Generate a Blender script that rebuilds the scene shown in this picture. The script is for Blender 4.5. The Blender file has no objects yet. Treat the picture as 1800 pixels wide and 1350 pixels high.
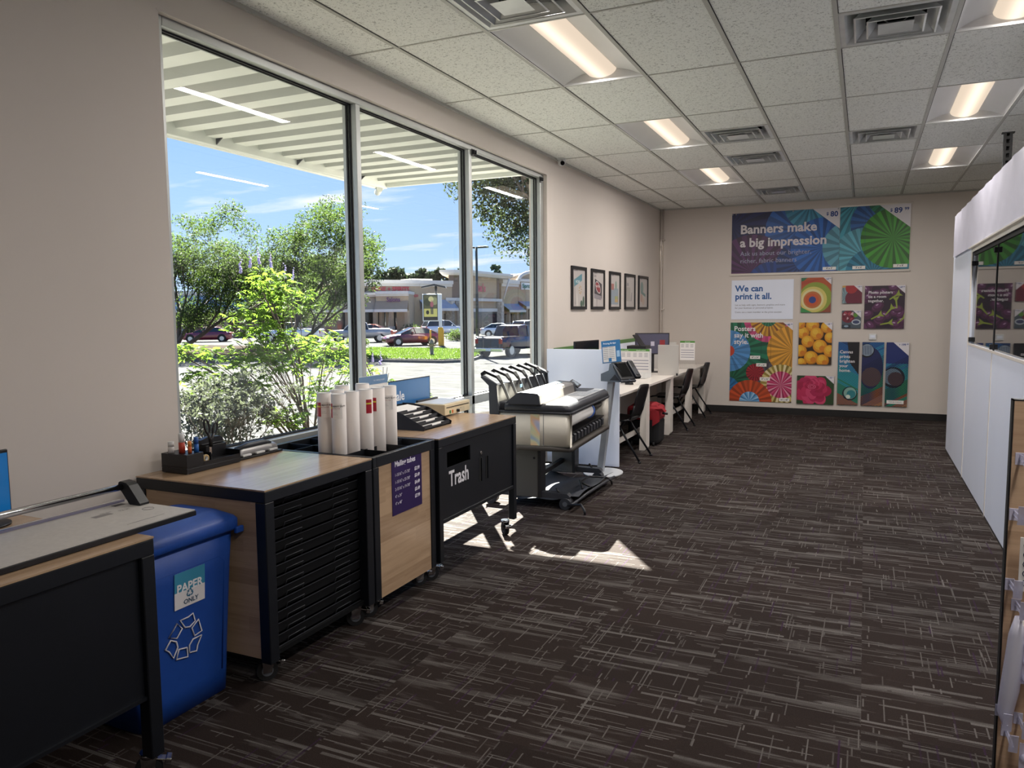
import bpy, bmesh, math, random
import numpy as np
from mathutils import Vector, Matrix
random.seed(7); RNG=np.random.RandomState(11)
SC=bpy.context.scene; COL=SC.collection; PI=math.pi
# ---------------------------------------------------------------- materials
MATS={}
def srgb(h):
    h=h.lstrip('#'); v=[int(h[i:i+2],16)/255 for i in (0,2,4)]
    return tuple(x/12.92 if x<=.04045 else ((x+.055)/1.055)**2.4 for x in v)
def setin(n,k,v):
    if k in n.inputs: n.inputs[k].default_value=v
def pm(name,col,rough=.5,metal=0,spec=.5,nscale=0,namt=.0,bump=0,bscale=200,coat=0,trans=0,emit=None,estr=0,stretch=None):
    if name in MATS: return MATS[name]
    if isinstance(col,str): col=srgb(col)
    m=bpy.data.materials.new(name); m.use_nodes=True; nt=m.node_tree; N=nt.nodes; L=nt.links
    b=N['Principled BSDF']
    b.inputs['Base Color'].default_value=(*col,1); b.inputs['Roughness'].default_value=rough; b.inputs['Metallic'].default_value=metal
    setin(b,'Specular IOR Level',spec); setin(b,'Coat Weight',coat); setin(b,'Transmission Weight',trans)
    if emit is not None:
        b.inputs['Emission Color'].default_value=(*emit,1); b.inputs['Emission Strength'].default_value=estr
    tc=N.new('ShaderNodeTexCoord'); src=tc.outputs['Object']
    if stretch:
        mp=N.new('ShaderNodeMapping'); mp.inputs['Scale'].default_value=stretch; L.new(src,mp.inputs['Vector']); src=mp.outputs['Vector']
    if nscale:
        n=N.new('ShaderNodeTexNoise'); n.inputs['Scale'].default_value=nscale; n.inputs['Detail'].default_value=4
        L.new(src,n.inputs['Vector'])
        mr=N.new('ShaderNodeMapRange'); mr.inputs['From Min'].default_value=.3; mr.inputs['From Max'].default_value=.7
        mr.inputs['To Min'].default_value=1-namt; mr.inputs['To Max'].default_value=1+namt; L.new(n.outputs['Fac'],mr.inputs['Value'])
        vm=N.new('ShaderNodeVectorMath'); vm.operation='SCALE'; vm.inputs[0].default_value=col; L.new(mr.outputs['Result'],vm.inputs['Scale'])
        L.new(vm.outputs['Vector'],b.inputs['Base Color'])
    if bump:
        n2=N.new('ShaderNodeTexNoise'); n2.inputs['Scale'].default_value=bscale; n2.inputs['Detail'].default_value=3; L.new(src,n2.inputs['Vector'])
        bp=N.new('ShaderNodeBump'); bp.inputs['Strength'].default_value=bump; bp.inputs['Distance'].default_value=.002
        L.new(n2.outputs['Fac'],bp.inputs['Height']); L.new(bp.outputs['Normal'],b.inputs['Normal'])
    MATS[name]=m; return m
def ink(h,rough=.45): return pm('ink_'+h,'#'+h,rough,nscale=3,namt=.03)
def M(n): return MATS[n]
def math_(N,L,op,a,b=None,c=None):
    n=N.new('ShaderNodeMath'); n.operation=op
    for i,v in enumerate((a,b,c)):
        if v is None: continue
        if isinstance(v,(int,float)): n.inputs[i].default_value=v
        else: L.new(v,n.inputs[i])
    return n.outputs[0]
def mixc(N,L,fac,a,b):
    n=N.new('ShaderNodeMix'); n.data_type='RGBA'
    if isinstance(fac,(int,float)): n.inputs[0].default_value=fac
    else: L.new(fac,n.inputs[0])
    for i,v in ((6,a),(7,b)):
        if isinstance(v,tuple): n.inputs[i].default_value=(*v,1)
        else: L.new(v,n.inputs[i])
    return n.outputs[2]
def carpet():
    m=bpy.data.materials.new('carpet_tiles'); m.use_nodes=True; nt=m.node_tree; N=nt.nodes; L=nt.links; b=N['Principled BSDF']
    tc=N.new('ShaderNodeTexCoord'); sx=N.new('ShaderNodeSeparateXYZ'); L.new(tc.outputs['Object'],sx.inputs[0])
    X,Y=sx.outputs[0],sx.outputs[1]
    T=.61
    tx=math_(N,L,'FLOOR',math_(N,L,'DIVIDE',X,T)); ty=math_(N,L,'FLOOR',math_(N,L,'DIVIDE',Y,T))
    tv=N.new('ShaderNodeCombineXYZ'); L.new(tx,tv.inputs[0]); L.new(ty,tv.inputs[1])
    tr=N.new('ShaderNodeTexWhiteNoise'); tr.noise_dimensions='3D'; L.new(tv.outputs[0],tr.inputs['Vector']); trand=tr.outputs['Value']
    def streak(U,V,w,ln,thr,seed,soft=False):
        row=math_(N,L,'FLOOR',math_(N,L,'DIVIDE',V,w))
        c=N.new('ShaderNodeCombineXYZ'); L.new(row,c.inputs[0]); c.inputs[1].default_value=seed
        wn=N.new('ShaderNodeTexWhiteNoise'); L.new(c.outputs[0],wn.inputs['Vector'])
        uu=math_(N,L,'ADD',math_(N,L,'DIVIDE',U,ln),math_(N,L,'MULTIPLY',wn.outputs['Value'],17.3))
        uu=math_(N,L,'ADD',uu,math_(N,L,'MULTIPLY',trand,5.1))
        cell=math_(N,L,'FLOOR',uu)
        c2=N.new('ShaderNodeCombineXYZ'); L.new(row,c2.inputs[0]); L.new(cell,c2.inputs[1]); L.new(math_(N,L,'ADD',trand,seed),c2.inputs[2])
        w2=N.new('ShaderNodeTexWhiteNoise'); L.new(c2.outputs[0],w2.inputs['Vector'])
        g=math_(N,L,'GREATER_THAN',w2.outputs['Value'],thr)
        # random sub-length inside the cell
        fr=math_(N,L,'FRACT',uu)
        s=N.new('ShaderNodeSeparateColor'); L.new(w2.outputs['Color'],s.inputs[0])
        lim=math_(N,L,'LESS_THAN',fr,math_(N,L,'MULTIPLY_ADD',s.outputs[1],.7,.3))
        br=math_(N,L,'MULTIPLY_ADD',s.outputs[2],.6,.4)
        return math_(N,L,'MULTIPLY',math_(N,L,'MULTIPLY',g,lim),br)
    s1=streak(X,Y,.016,.75,.90,1.0)
    s2=streak(X,Y,.005,.30,.955,2.0)
    s3=streak(Y,X,.005,.26,.955,3.0)
    s4=streak(Y,X,.006,.09,.982,4.0)
    s5=streak(Y,X,.007,.30,.97,5.0)
    # broad brushed patches along X
    mp=N.new('ShaderNodeMapping'); mp.inputs['Scale'].default_value=(1.5,11,1); L.new(tc.outputs['Object'],mp.inputs['Vector'])
    off=N.new('ShaderNodeVectorMath'); off.operation='ADD'; L.new(mp.outputs[0],off.inputs[0])
    cv=N.new('ShaderNodeVectorMath'); cv.operation='SCALE'; cv.inputs['Scale'].default_value=9; L.new(tr.outputs['Color'],cv.inputs[0]); L.new(cv.outputs[0],off.inputs[1])
    nz=N.new('ShaderNodeTexNoise'); nz.inputs['Scale'].default_value=1.0; nz.inputs['Detail'].default_value=5; nz.inputs['Roughness'].default_value=.6; L.new(off.outputs[0],nz.inputs['Vector'])
    br=N.new('ShaderNodeMapRange'); br.inputs['From Min'].default_value=.54; br.inputs['From Max'].default_value=.62; L.new(nz.outputs['Fac'],br.inputs['Value'])
    mp2=N.new('ShaderNodeMapping'); mp2.inputs['Scale'].default_value=(3,90,1); L.new(tc.outputs['Object'],mp2.inputs['Vector'])
    n3=N.new('ShaderNodeTexNoise'); n3.inputs['Scale'].default_value=1; n3.inputs['Detail'].default_value=3; L.new(mp2.outputs[0],n3.inputs['Vector'])
    patch=math_(N,L,'MULTIPLY',br.outputs[0],math_(N,L,'MULTIPLY_ADD',n3.outputs['Fac'],1.4,-.25))
    s6=math_(N,L,'MULTIPLY',streak(X,Y,.015,.9,.62,6.0),br.outputs[0]); s7=math_(N,L,'MULTIPLY',streak(X,Y,.006,.40,.88,7.0),.8)
    s2=math_(N,L,'MAXIMUM',s2,math_(N,L,'MAXIMUM',s6,s7))
    tot=math_(N,L,'MAXIMUM',s1,math_(N,L,'MAXIMUM',s2,math_(N,L,'MAXIMUM',s3,math_(N,L,'MAXIMUM',s4,math_(N,L,'MULTIPLY',patch,.85)))))
    tot=math_(N,L,'MINIMUM',tot,1.0)
    fz=N.new('ShaderNodeTexNoise'); fz.inputs['Scale'].default_value=260; fz.inputs['Detail'].default_value=2; L.new(tc.outputs['Object'],fz.inputs['Vector'])
    tw=math_(N,L,'MULTIPLY_ADD',trand,.35,.82)
    base=mixc(N,L,tot,(.0205,.0135,.0112),(.112,.102,.095))
    base=mixc(N,L,math_(N,L,'MULTIPLY',s5,.9),base,(.03,.012,.035))
    sc=N.new('ShaderNodeVectorMath'); sc.operation='SCALE'; L.new(base,sc.inputs[0])
    L.new(math_(N,L,'MULTIPLY',tw,math_(N,L,'MULTIPLY_ADD',fz.outputs['Fac'],1.4,.3)),sc.inputs['Scale'])
    L.new(sc.outputs[0],b.inputs['Base Color']); b.inputs['Roughness'].default_value=.93; setin(b,'Specular IOR Level',.15); 
    bp=N.new('ShaderNodeBump'); bp.inputs['Strength'].default_value=.5; bp.inputs['Distance'].default_value=.003; L.new(fz.outputs['Fac'],bp.inputs['Height']); L.new(bp.outputs[0],b.inputs['Normal'])
    MATS['carpet']=m
carpet()
def ceiling_tile():
    m=bpy.data.materials.new('ceiling_tile_fissured'); m.use_nodes=True; nt=m.node_tree; N=nt.nodes; L=nt.links; b=N['Principled BSDF']
    tc=N.new('ShaderNodeTexCoord')
    n1=N.new('ShaderNodeTexNoise'); n1.inputs['Scale'].default_value=70; n1.inputs['Detail'].default_value=3; n1.inputs['Distortion'].default_value=1.2; L.new(tc.outputs['Object'],n1.inputs['Vector'])
    r=N.new('ShaderNodeMapRange'); r.inputs['From Min'].default_value=.56; r.inputs['From Max'].default_value=.66; L.new(n1.outputs['Fac'],r.inputs['Value'])
    c=mixc(N,L,r.outputs[0],(.80,.815,.78),(.38,.39,.37)); L.new(c,b.inputs['Base Color']); b.inputs['Roughness'].default_value=.9
    MATS['tile']=m
ceiling_tile()
def wood(name,axis,c1,c2,rough=.35,plank=.09,spec=.5):
    m=bpy.data.materials.new(name); m.use_nodes=True; nt=m.node_tree; N=nt.nodes; L=nt.links; b=N['Principled BSDF']
    tc=N.new('ShaderNodeTexCoord'); sx=N.new('ShaderNodeSeparateXYZ'); L.new(tc.outputs['Object'],sx.inputs[0])
    o={'x':(0,1,2),'y':(1,0,2)}[axis]
    along=sx.outputs[o[0]]
    # plank rows across: use (other horizontal + z)
    cr=math_(N,L,'ADD',sx.outputs[o[1]],sx.outputs[2])
    row=math_(N,L,'FLOOR',math_(N,L,'DIVIDE',cr,plank))
    w1=N.new('ShaderNodeTexWhiteNoise'); w1.noise_dimensions='1D'; L.new(row,w1.inputs['W'])
    u=math_(N,L,'ADD',math_(N,L,'DIVIDE',along,.55),math_(N,L,'MULTIPLY',w1.outputs['Value'],7))
    cv=N.new('ShaderNodeCombineXYZ'); L.new(math_(N,L,'FLOOR',u),cv.inputs[0]); L.new(row,cv.inputs[1])
    w2=N.new('ShaderNodeTexWhiteNoise'); L.new(cv.outputs[0],w2.inputs['Vector'])
    g=N.new('ShaderNodeCombineXYZ'); L.new(math_(N,L,'MULTIPLY',along,2.2),g.inputs[0]); L.new(math_(N,L,'MULTIPLY',cr,38),g.inputs[1]); L.new(math_(N,L,'MULTIPLY',w2.outputs['Value'],20),g.inputs[2])
    nz=N.new('ShaderNodeTexNoise'); nz.inputs['Scale'].default_value=1; nz.inputs['Detail'].default_value=5; nz.inputs['Roughness'].default_value=.65; L.new(g.outputs[0],nz.inputs['Vector'])
    f=math_(N,L,'ADD',math_(N,L,'MULTIPLY_ADD',nz.outputs['Fac'],1.5,-.45),math_(N,L,'MULTIPLY_ADD',w2.outputs['Value'],.5,-.25))
    f=math_(N,L,'MAXIMUM',math_(N,L,'MINIMUM',f,1.0),0.0)
    L.new(mixc(N,L,f,c1,c2),b.inputs['Base Color']); b.inputs['Roughness'].default_value=rough; setin(b,'Specular IOR Level',spec)
    MATS[name]=m; return m
wood('oak_laminate_y','y',(.52,.36,.225),(.30,.19,.11),.2,.07,.8)
wood('oak_laminate_x','x',(.52,.36,.225),(.30,.19,.11),.35,.07)
def glass():
    m=bpy.data.materials.new('window_glass'); m.use_nodes=True; nt=m.node_tree; N=nt.nodes; L=nt.links
    for n in list(N): N.remove(n)
    o=N.new('ShaderNodeOutputMaterial'); t=N.new('ShaderNodeBsdfTransparent'); t.inputs[0].default_value=(.96,.98,.97,1)
    g=N.new('ShaderNodeBsdfGlossy'); g.inputs['Roughness'].default_value=.0; ge=N.new('ShaderNodeNewGeometry')
    # same reflectance from both faces of the thin pane
    ior=math_(N,L,'MULTIPLY_ADD',ge.outputs['Backfacing'],1/1.36-1.36,1.36)
    fr=N.new('ShaderNodeFresnel'); L.new(ior,fr.inputs['IOR'])
    mx=N.new('ShaderNodeMixShader'); L.new(fr.outputs[0],mx.inputs[0]); L.new(t.outputs[0],mx.inputs[1]); L.new(g.outputs[0],mx.inputs[2]); L.new(mx.outputs[0],o.inputs[0])
    MATS['glass']=m
glass()
def leafmat(name,c,ct,t=.5):
    m=bpy.data.materials.new(name); m.use_nodes=True; nt=m.node_tree; N=nt.nodes; L=nt.links
    for n in list(N): N.remove(n)
    o=N.new('ShaderNodeOutputMaterial'); d=N.new('ShaderNodeBsdfPrincipled'); tr=N.new('ShaderNodeBsdfTranslucent')
    tc=N.new('ShaderNodeTexCoord'); nz=N.new('ShaderNodeTexNoise'); nz.inputs['Scale'].default_value=4; nz.inputs['Detail'].default_value=3; L.new(tc.outputs['Object'],nz.inputs['Vector'])
    f=math_(N,L,'MULTIPLY_ADD',nz.outputs['Fac'],1.6,.2)
    for nd,cc,k in ((d,c,'Base Color'),(tr,ct,'Color')):
        s=N.new('ShaderNodeVectorMath'); s.operation='SCALE'; s.inputs[0].default_value=cc; L.new(f,s.inputs['Scale']); L.new(s.outputs[0],nd.inputs[k])
    d.inputs['Roughness'].default_value=.7; setin(d,'Specular IOR Level',.12)
    mx=N.new('ShaderNodeMixShader'); mx.inputs[0].default_value=t; L.new(d.outputs[0],mx.inputs[1]); L.new(tr.outputs[0],mx.inputs[2]); L.new(mx.outputs[0],o.inputs[0])
    MATS[name]=m; return m
leafmat('leaf_bright',(.06,.11,.025),(.11,.19,.022),.55)
leafmat('leaf_tree',(.035,.055,.02),(.06,.095,.02),.45)
leafmat('leaf_oak',(.028,.038,.02),(.05,.07,.02),.35)
leafmat('leaf_grey',(.085,.095,.085),(.09,.105,.06),.3)
leafmat('leaf_far',(.02,.037,.022),(.02,.03,.014),.3)
leafmat('grass_blades',(.05,.09,.018),(.08,.13,.018),.4)
pm('bark','#4a4038',.9,nscale=30,namt=.4,bump=.6,bscale=60)
pm('wall_paint','#d3cac2',.75,nscale=1.2,namt=.02,bump=.12,bscale=350)
pm('wall_white','#dedad2',.6,nscale=1.0,namt=.015,bump=.08,bscale=350)
pm('panel_white','#e6ecfb',.38,nscale=2,namt=.02,stretch=(1,1,.2))
pm('base_black','#141212',.6,nscale=8,namt=.1)
pm('tee_white','#b4b4ae',.5,nscale=8,namt=.03)
pm('gap_dark','#33332f',.9)
pm('alu','#b9bcba',.38,metal=.6,nscale=6,namt=.03)
pm('gasket','#0c0e14',.7)
pm('black_steel','#0c1017',.42,nscale=10,namt=.1,bump=.06,bscale=500)
pm('black_steel_inner','#06070a',.75,spec=.2)
pm('black_plastic','#121216',.42,nscale=20,namt=.08)
pm('black_gloss','#08080b',.12)
pm('dark_grey_plastic','#34363c',.45,nscale=20,namt=.05)
pm('mid_grey_plastic','#5d6168',.45,nscale=20,namt=.04)
pm('chrome','#c8c8cc',.12,metal=1)
pm('rubber','#141416',.75)
pm('silver_plastic','#e2dccf',.36,metal=.12,nscale=4,namt=.02)
pm('lightgrey_plastic','#d7d8d8',.35,nscale=4,namt=.02)
pm('desk_white','#e6dfd6',.3,nscale=3,namt=.02)
pm('bin_blue','#1d4a9e',.45,nscale=30,namt=.04,bump=.1,bscale=300)
pm('paper_white','#e9e6e2',.7,nscale=40,namt=.015)
pm('tube_card','#e4ddd8',.7,nscale=30,namt=.02,stretch=(1,1,.1))
pm('galv','#cdd0cf',.3,metal=.2,nscale=7,namt=.12)
pm('duct_black','#060606',.9)
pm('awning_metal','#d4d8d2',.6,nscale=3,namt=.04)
pm('awning_metal_shaded','#a9ada8',.6,nscale=3,namt=.04)  # darker copy of the deck metal: shade of the recessed ribs put into the colour
pm('asphalt','#4a4a4a',.95,spec=0,nscale=2.2,namt=.35,bump=.4,bscale=80,stretch=(.35,2.2,1))
pm('concrete','#66645f',.9,spec=0,nscale=6,namt=.1,bump=.3,bscale=60)
pm('mulch','#37322e',.95,spec=0,nscale=14,namt=.5,bump=.9,bscale=24)
pm('grass','#35491a',.95,nscale=18,namt=.35,bump=.8,bscale=90)
pm('stucco_tan','#a8957c',.9,nscale=3,namt=.06)
pm('stucco_dark','#74655a',.9,nscale=3,namt=.06)
pm('stucco_pink','#9c8870',.9,nscale=3,namt=.06)
pm('cornice','#c9c5be',.8,nscale=3,namt=.04)
pm('stone','#b3aa9c',.9,nscale=3,namt=.35,bump=.5,bscale=10)
pm('roof_metal','#8a97a6',.5,nscale=2,namt=.06)
pm('store_glass','#1b2228',.12)
pm('shade_dark','#4d453f',.9)
pm('red_fabric','#8c1420',.8,nscale=30,namt=.1)
pm('black_fabric','#0d0d10',.9,nscale=40,namt=.2)
pm('cream_metal','#d8c9a8',.42,nscale=8,namt=.03)
pm('clear_plastic','#dfe3f2',.08,trans=1)
def frosted(name,a,col=(.8,.82,.8)):
    m=bpy.data.materials.new(name); m.use_nodes=True; nt=m.node_tree; N=nt.nodes; L=nt.links; b=N['Principled BSDF']
    b.inputs['Base Color'].default_value=(*col,1); b.inputs['Roughness'].default_value=.25; b.inputs['Alpha'].default_value=a
    n=N.new('ShaderNodeTexNoise'); n.inputs['Scale'].default_value=20; L.new(math_(N,L,'MULTIPLY_ADD',n.outputs['Fac'],.1,.2),b.inputs['Roughness'])
    MATS[name]=m
frosted('acrylic_frosted',.72,(.62,.60,.57)); frosted('acrylic_clear',.07)
frosted('hook_plastic',.55,(.72,.72,.9))
# ---------------------------------------------------------------- mesh builder
class MB:
    def __init__(s): s.bm=bmesh.new(); s.mats=[]
    def mi(s,m):
        if isinstance(m,str): m=MATS[m]
        if m not in s.mats: s.mats.append(m)
        return s.mats.index(m)
    def _merge(s,t,mat,mx=None,smooth=False):
        i=s.mi(mat)
        if mx is not None: t.transform(mx)
        t.verts.ensure_lookup_table()
        nv=[s.bm.verts.new(v.co) for v in t.verts]
        t.verts.index_update()
        for f in t.faces:
            try: nf=s.bm.faces.new([nv[v.index] for v in f.verts])
            except ValueError: continue
            nf.material_index=i; nf.smooth=smooth or f.smooth
        t.free(); return s
    def face(s,pts,mat,smooth=False):
        vs=[s.bm.verts.new(p) for p in pts]
        f=s.bm.faces.new(vs); f.material_index=s.mi(mat); f.smooth=smooth; return s
    def box(s,a,b,mat,bev=0,seg=2,mx=None):
        t=bmesh.new(); bmesh.ops.create_cube(t,size=1)
        for v in t.verts: v.co=Vector([(a[k]+b[k])/2+v.co[k]*(b[k]-a[k]) for k in range(3)])
        if bev: bmesh.ops.bevel(t,geom=list(t.edges),offset=min(bev,.49*min(abs(b[k]-a[k]) for k in range(3))),segments=seg,affect='EDGES',profile=.5)
        return s._merge(t,mat,mx)
    def cyl(s,p0,p1,r,mat,n=16,r2=None,cap=True,smooth=True):
        p0,p1=Vector(p0),Vector(p1); d=p1-p0; L=d.length
        t=bmesh.new(); bmesh.ops.create_cone(t,cap_ends=cap,segments=n,radius1=r,radius2=r if r2 is None else r2,depth=L)
        for f in t.faces: f.smooth=smooth and len(f.verts)==4
        q=Vector((0,0,1)).rotation_difference(d.normalized()) if L>0 else None
        return s._merge(t,mat,Matrix.Translation((p0+p1)/2)@q.to_matrix().to_4x4())
    def sphere(s,c,r,mat,u=16,v=10,scale=(1,1,1)):
        t=bmesh.new(); bmesh.ops.create_uvsphere(t,u_segments=u,v_segments=v,radius=r)
        for f in t.faces: f.smooth=True
        return s._merge(t,mat,Matrix.Translation(c)@Matrix.Diagonal((*scale,1)))
    def tube(s,pts,r,mat,n=8,closed=False,rs=None):
        pts=[Vector(p) for p in pts]; rings=[]; N_=len(pts)
        up=Vector((0,0,1)); prev=None
        for i,p in enumerate(pts):
            if closed: d=pts[(i+1)%N_]-pts[i-1]
            else: d=pts[min(i+1,N_-1)]-pts[max(i-1,0)]
            d.normalize()
            if prev is None:
                a=d.cross(up)
                if a.length<.1: a=d.cross(Vector((1,0,0)))
                a.normalize()
            else:
                a=prev-d*prev.dot(d); a.normalize()
            prev=a; b=d.cross(a); rr=rs[i] if rs else r
            rings.append([s.bm.verts.new(p+(a*math.cos(2*PI*k/n)+b*math.sin(2*PI*k/n))*rr) for k in range(n)])
        mi=s.mi(mat)
        m=N_ if closed else N_-1
        for i in range(m):
            A,B=rings[i],rings[(i+1)%N_]
            for k in range(n):
                try:
                    f=s.bm.faces.new((A[k],A[(k+1)%n],B[(k+1)%n],B[k])); f.material_index=mi; f.smooth=True
                except ValueError: pass
        if not closed:
            for R in (rings[0],rings[-1]):
                try: f=s.bm.faces.new(R); f.material_index=mi
                except ValueError: pass
        return s
    def prism(s,poly,a,b,mat,axis='y',smooth=False):
        """poly: 2-D points; axis = extrusion axis. y:(x,z)  x:(y,z)  z:(x,y)"""
        def P(p,h): return {'y':(p[0],h,p[1]),'x':(h,p[0],p[1]),'z':(p[0],p[1],h)}[axis]
        mi=s.mi(mat)
        A=[s.bm.verts.new(P(p,a)) for p in poly]; B=[s.bm.verts.new(P(p,b)) for p in poly]
        for R in (A,B):
            f=s.bm.faces.new(R); f.material_index=mi
        n=len(poly)
        for k in range(n):
            f=s.bm.faces.new((A[k],A[(k+1)%n],B[(k+1)%n],B[k])); f.material_index=mi; f.smooth=smooth
        return s
    def loft(s,rings,mat,caps=True,smooth=True,closed=True):
        mi=s.mi(mat); R=[[s.bm.verts.new(p) for p in r] for r in rings]
        for i in range(len(R)-1):
            n=len(R[i])
            for k in range(n if closed else n-1):
                try: f=s.bm.faces.new((R[i][k],R[i][(k+1)%n],R[i+1][(k+1)%n],R[i+1][k])); f.material_index=mi; f.smooth=smooth
                except ValueError: pass
        if caps:
            for r in (R[0],R[-1]):
                try: f=s.bm.faces.new(r); f.material_index=mi
                except ValueError: pass
        return s
    def lathe(s,prof,mat,c=(0,0,0),n=24,axis='z'):
        rings=[]
        for r,h in prof:
            rings.append([(c[0]+r*math.cos(2*PI*k/n),c[1]+r*math.sin(2*PI*k/n),c[2]+h) if axis=='z' else
              ((c[0]+r*math.cos(2*PI*k/n),c[1]+h,c[2]+r*math.sin(2*PI*k/n)) if axis=='y' else (c[0]+h,c[1]+r*math.cos(2*PI*k/n),c[2]+r*math.sin(2*PI*k/n))) for k in range(n)])
        return s.loft(rings,mat)
    def text(s,txt,size,org,right,up,mat,align='LEFT',bold=0,sx=1,res=2,ls=1.0):
        cu=bpy.data.curves.new('t','FONT'); cu.body=txt; cu.size=size; cu.align_x=align; cu.offset=bold*size; cu.resolution_u=res; cu.space_line=ls
        o=bpy.data.objects.new('t',cu); me=o.to_mesh()
        r=Vector(right).normalized(); u=Vector(up).normalized(); n=r.cross(u); mi=s.mi(mat)
        org=Vector(org); vs=[s.bm.verts.new(org+r*v.co.x*sx+u*v.co.y+n*v.co.z) for v in me.vertices]
        for p in me.polygons:
            try: f=s.bm.faces.new([vs[i] for i in p.vertices]); f.material_index=mi
            except ValueError: pass
        o.to_mesh_clear(); bpy.data.objects.remove(o); bpy.data.curves.remove(cu); return s
    def build(s,name,parent=None,mx=None,world=False,recalc=True):
        if mx is not None: s.bm.transform(mx)
        if world and parent is not None: s.bm.transform(wmat(parent).inverted())
        if recalc: bmesh.ops.recalc_face_normals(s.bm,faces=s.bm.faces)
        me=bpy.data.meshes.new(name); s.bm.to_mesh(me); s.bm.free()
        for m in s.mats: me.materials.append(m)
        o=bpy.data.objects.new(name,me); COL.objects.link(o)
        if parent is not None: o.parent=parent
        return o
def wmat(o):
    m=Matrix.Translation(o.location)@o.rotation_euler.to_matrix().to_4x4()
    return wmat(o.parent)@m if o.parent else m
def thing(name,label,cat,loc=(0,0,0),rz=0,group=None):
    o=bpy.data.objects.new(name,None); COL.objects.link(o); o.location=loc; o.rotation_euler=(0,0,rz); o.empty_display_size=.1
    o['label']=label; o['category']=cat
    if group: o['group']=group
    return o
def tag(o,label,cat,group=None,kind=None):
    o['label']=label; o['category']=cat
    if group: o['group']=group
    if kind: o['kind']=kind
    return o
def struct(o): o['kind']='structure'; return o
def dup(o,loc=None,rz=None,label=None,parent=None):
    c=o.copy(); COL.objects.link(c); c.parent=parent
    if loc is not None: c.location=loc
    if rz is not None: c.rotation_euler=(0,0,rz)
    if label: c['label']=label
    for ch in list(o.children): dup(ch,parent=c)
    return c
def subname(o,l): o['label']=l; return o
def clip(poly,x0,x1,y0,y1):
    def cut(P,ax,v,sg):
        out=[]
        for i in range(len(P)):
            a,b=P[i-1],P[i]; da=(a[ax]-v)*sg; db=(b[ax]-v)*sg
            if (da>=0)!=(db>=0):
                t=da/(da-db); out.append((a[0]+(b[0]-a[0])*t,a[1]+(b[1]-a[1])*t))
            if db>=0: out.append(b)
        return out
    for ax,v,sg in ((0,x0,1),(0,x1,-1),(1,y0,1),(1,y1,-1)):
        poly=cut(poly,ax,v,sg)
        if len(poly)<3: return []
    return poly
class Art:
    """flat printed picture on a plane: org + u*right + v*up, every layer a hair in front of the last"""
    def __init__(s,mb,org,right,up,w,h,eps=.00006):
        s.mb=mb; s.o=Vector(org); s.r=Vector(right); s.u=Vector(up); s.n=s.r.cross(s.u); s.w=w; s.h=h; s.e=0; s.eps=eps
        s.clipbox=(0,w,0,h)
    def layer(s): s.e+=s.eps
    def poly(s,P,mat,new=True):
        if new: s.layer()
        P=clip(P,*s.clipbox)
        if len(P)<3: return
        s.mb.face([s.o+s.r*a+s.u*b+s.n*s.e for a,b in P],mat)
    def rect(s,x0,y0,x1,y1,mat): s.poly([(x0,y0),(x1,y0),(x1,y1),(x0,y1)],mat)
    def disc(s,cx,cy,r,mat,ry=None,n=28,a=0):
        ry=ry or r; ca,sa=math.cos(a),math.sin(a)
        s.poly([(cx+r*math.cos(2*PI*k/n)*ca-ry*math.sin(2*PI*k/n)*sa,cy+r*math.cos(2*PI*k/n)*sa+ry*math.sin(2*PI*k/n)*ca) for k in range(n)],mat)
    def fan(s,cx,cy,r,n,mats,r0=0,a0=0):
        s.layer()
        for k in range(n):
            a=a0+2*PI*k/n; b=a0+2*PI*(k+1)/n; 
            P=[(cx+r0*math.cos(a),cy+r0*math.sin(a)),(cx+r*math.cos(a),cy+r*math.sin(a)),(cx+r*1.01*math.cos((a+b)/2),cy+r*1.01*math.sin((a+b)/2)),(cx+r*math.cos(b),cy+r*math.sin(b)),(cx+r0*math.cos(b),cy+r0*math.sin(b))]
            if r0==0: P=P[:4]
            s.poly(P,mats[k%len(mats)],new=False)
    def text(s,t,x,y,size,mat,bold=.02,align='LEFT',sx=1,ls=1.0):
        s.layer(); s.mb.text(t,size,s.o+s.r*x+s.u*y+s.n*s.e,s.r,s.u,mat,align,bold,sx,ls=ls)
def shades(h,f=(1,.72,1.15,.8)):
    f=tuple(1+(x-1)*.72 for x in f)
    v=[int(h[i:i+2],16) for i in (0,2,4)]
    return [ink('%02x%02x%02x'%tuple(max(0,min(255,int(c*k))) for c in v)) for k in f]
# ================================================================ ROOM
H=3.195; FY=12.267; RX=7.2; BY=-4.0; G=-.95
COLX=lambda i:.3793+.6096*i
ROWY=lambda j:4.0926+1.2192*j
m=MB(); m.box((-.02,BY,-.1),(RX,FY,0),'carpet'); struct(m.build('floor'))
m=MB()
m.box((-.2,BY,0),(0,2.67,H+.1),'wall_paint'); m.box((-.2,7.45,0),(0,FY,H+.1),'wall_paint'); m.box((-.2,2.67,3.0),(0,7.45,H+.1),'wall_paint')
struct(m.build('wall_left'))
m=MB(); m.box((-.2,FY,0),(RX,FY+.15,H+.1),'wall_paint'); struct(m.build('wall_back'))
m=MB(); m.box((RX,BY,0),(RX+.15,FY,H+.1),'wall_white'); struct(m.build('wall_right'))
m=MB(); m.box((-.2,BY-.15,0),(RX,BY,H+.1),'wall_white'); struct(m.build('wall_front'))
m=MB(); m.box((0,FY-.012,0),(RX,FY-.0005,.1),'base_black',bev=.003); struct(m.build('baseboard_back'))
m=MB(); m.box((.0005,7.5,0),(.012,FY-.012,.1),'base_black'); m.box((.0005,BY,0),(.012,2.6,.1),'base_black'); struct(m.build('baseboard_left'))
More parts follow.
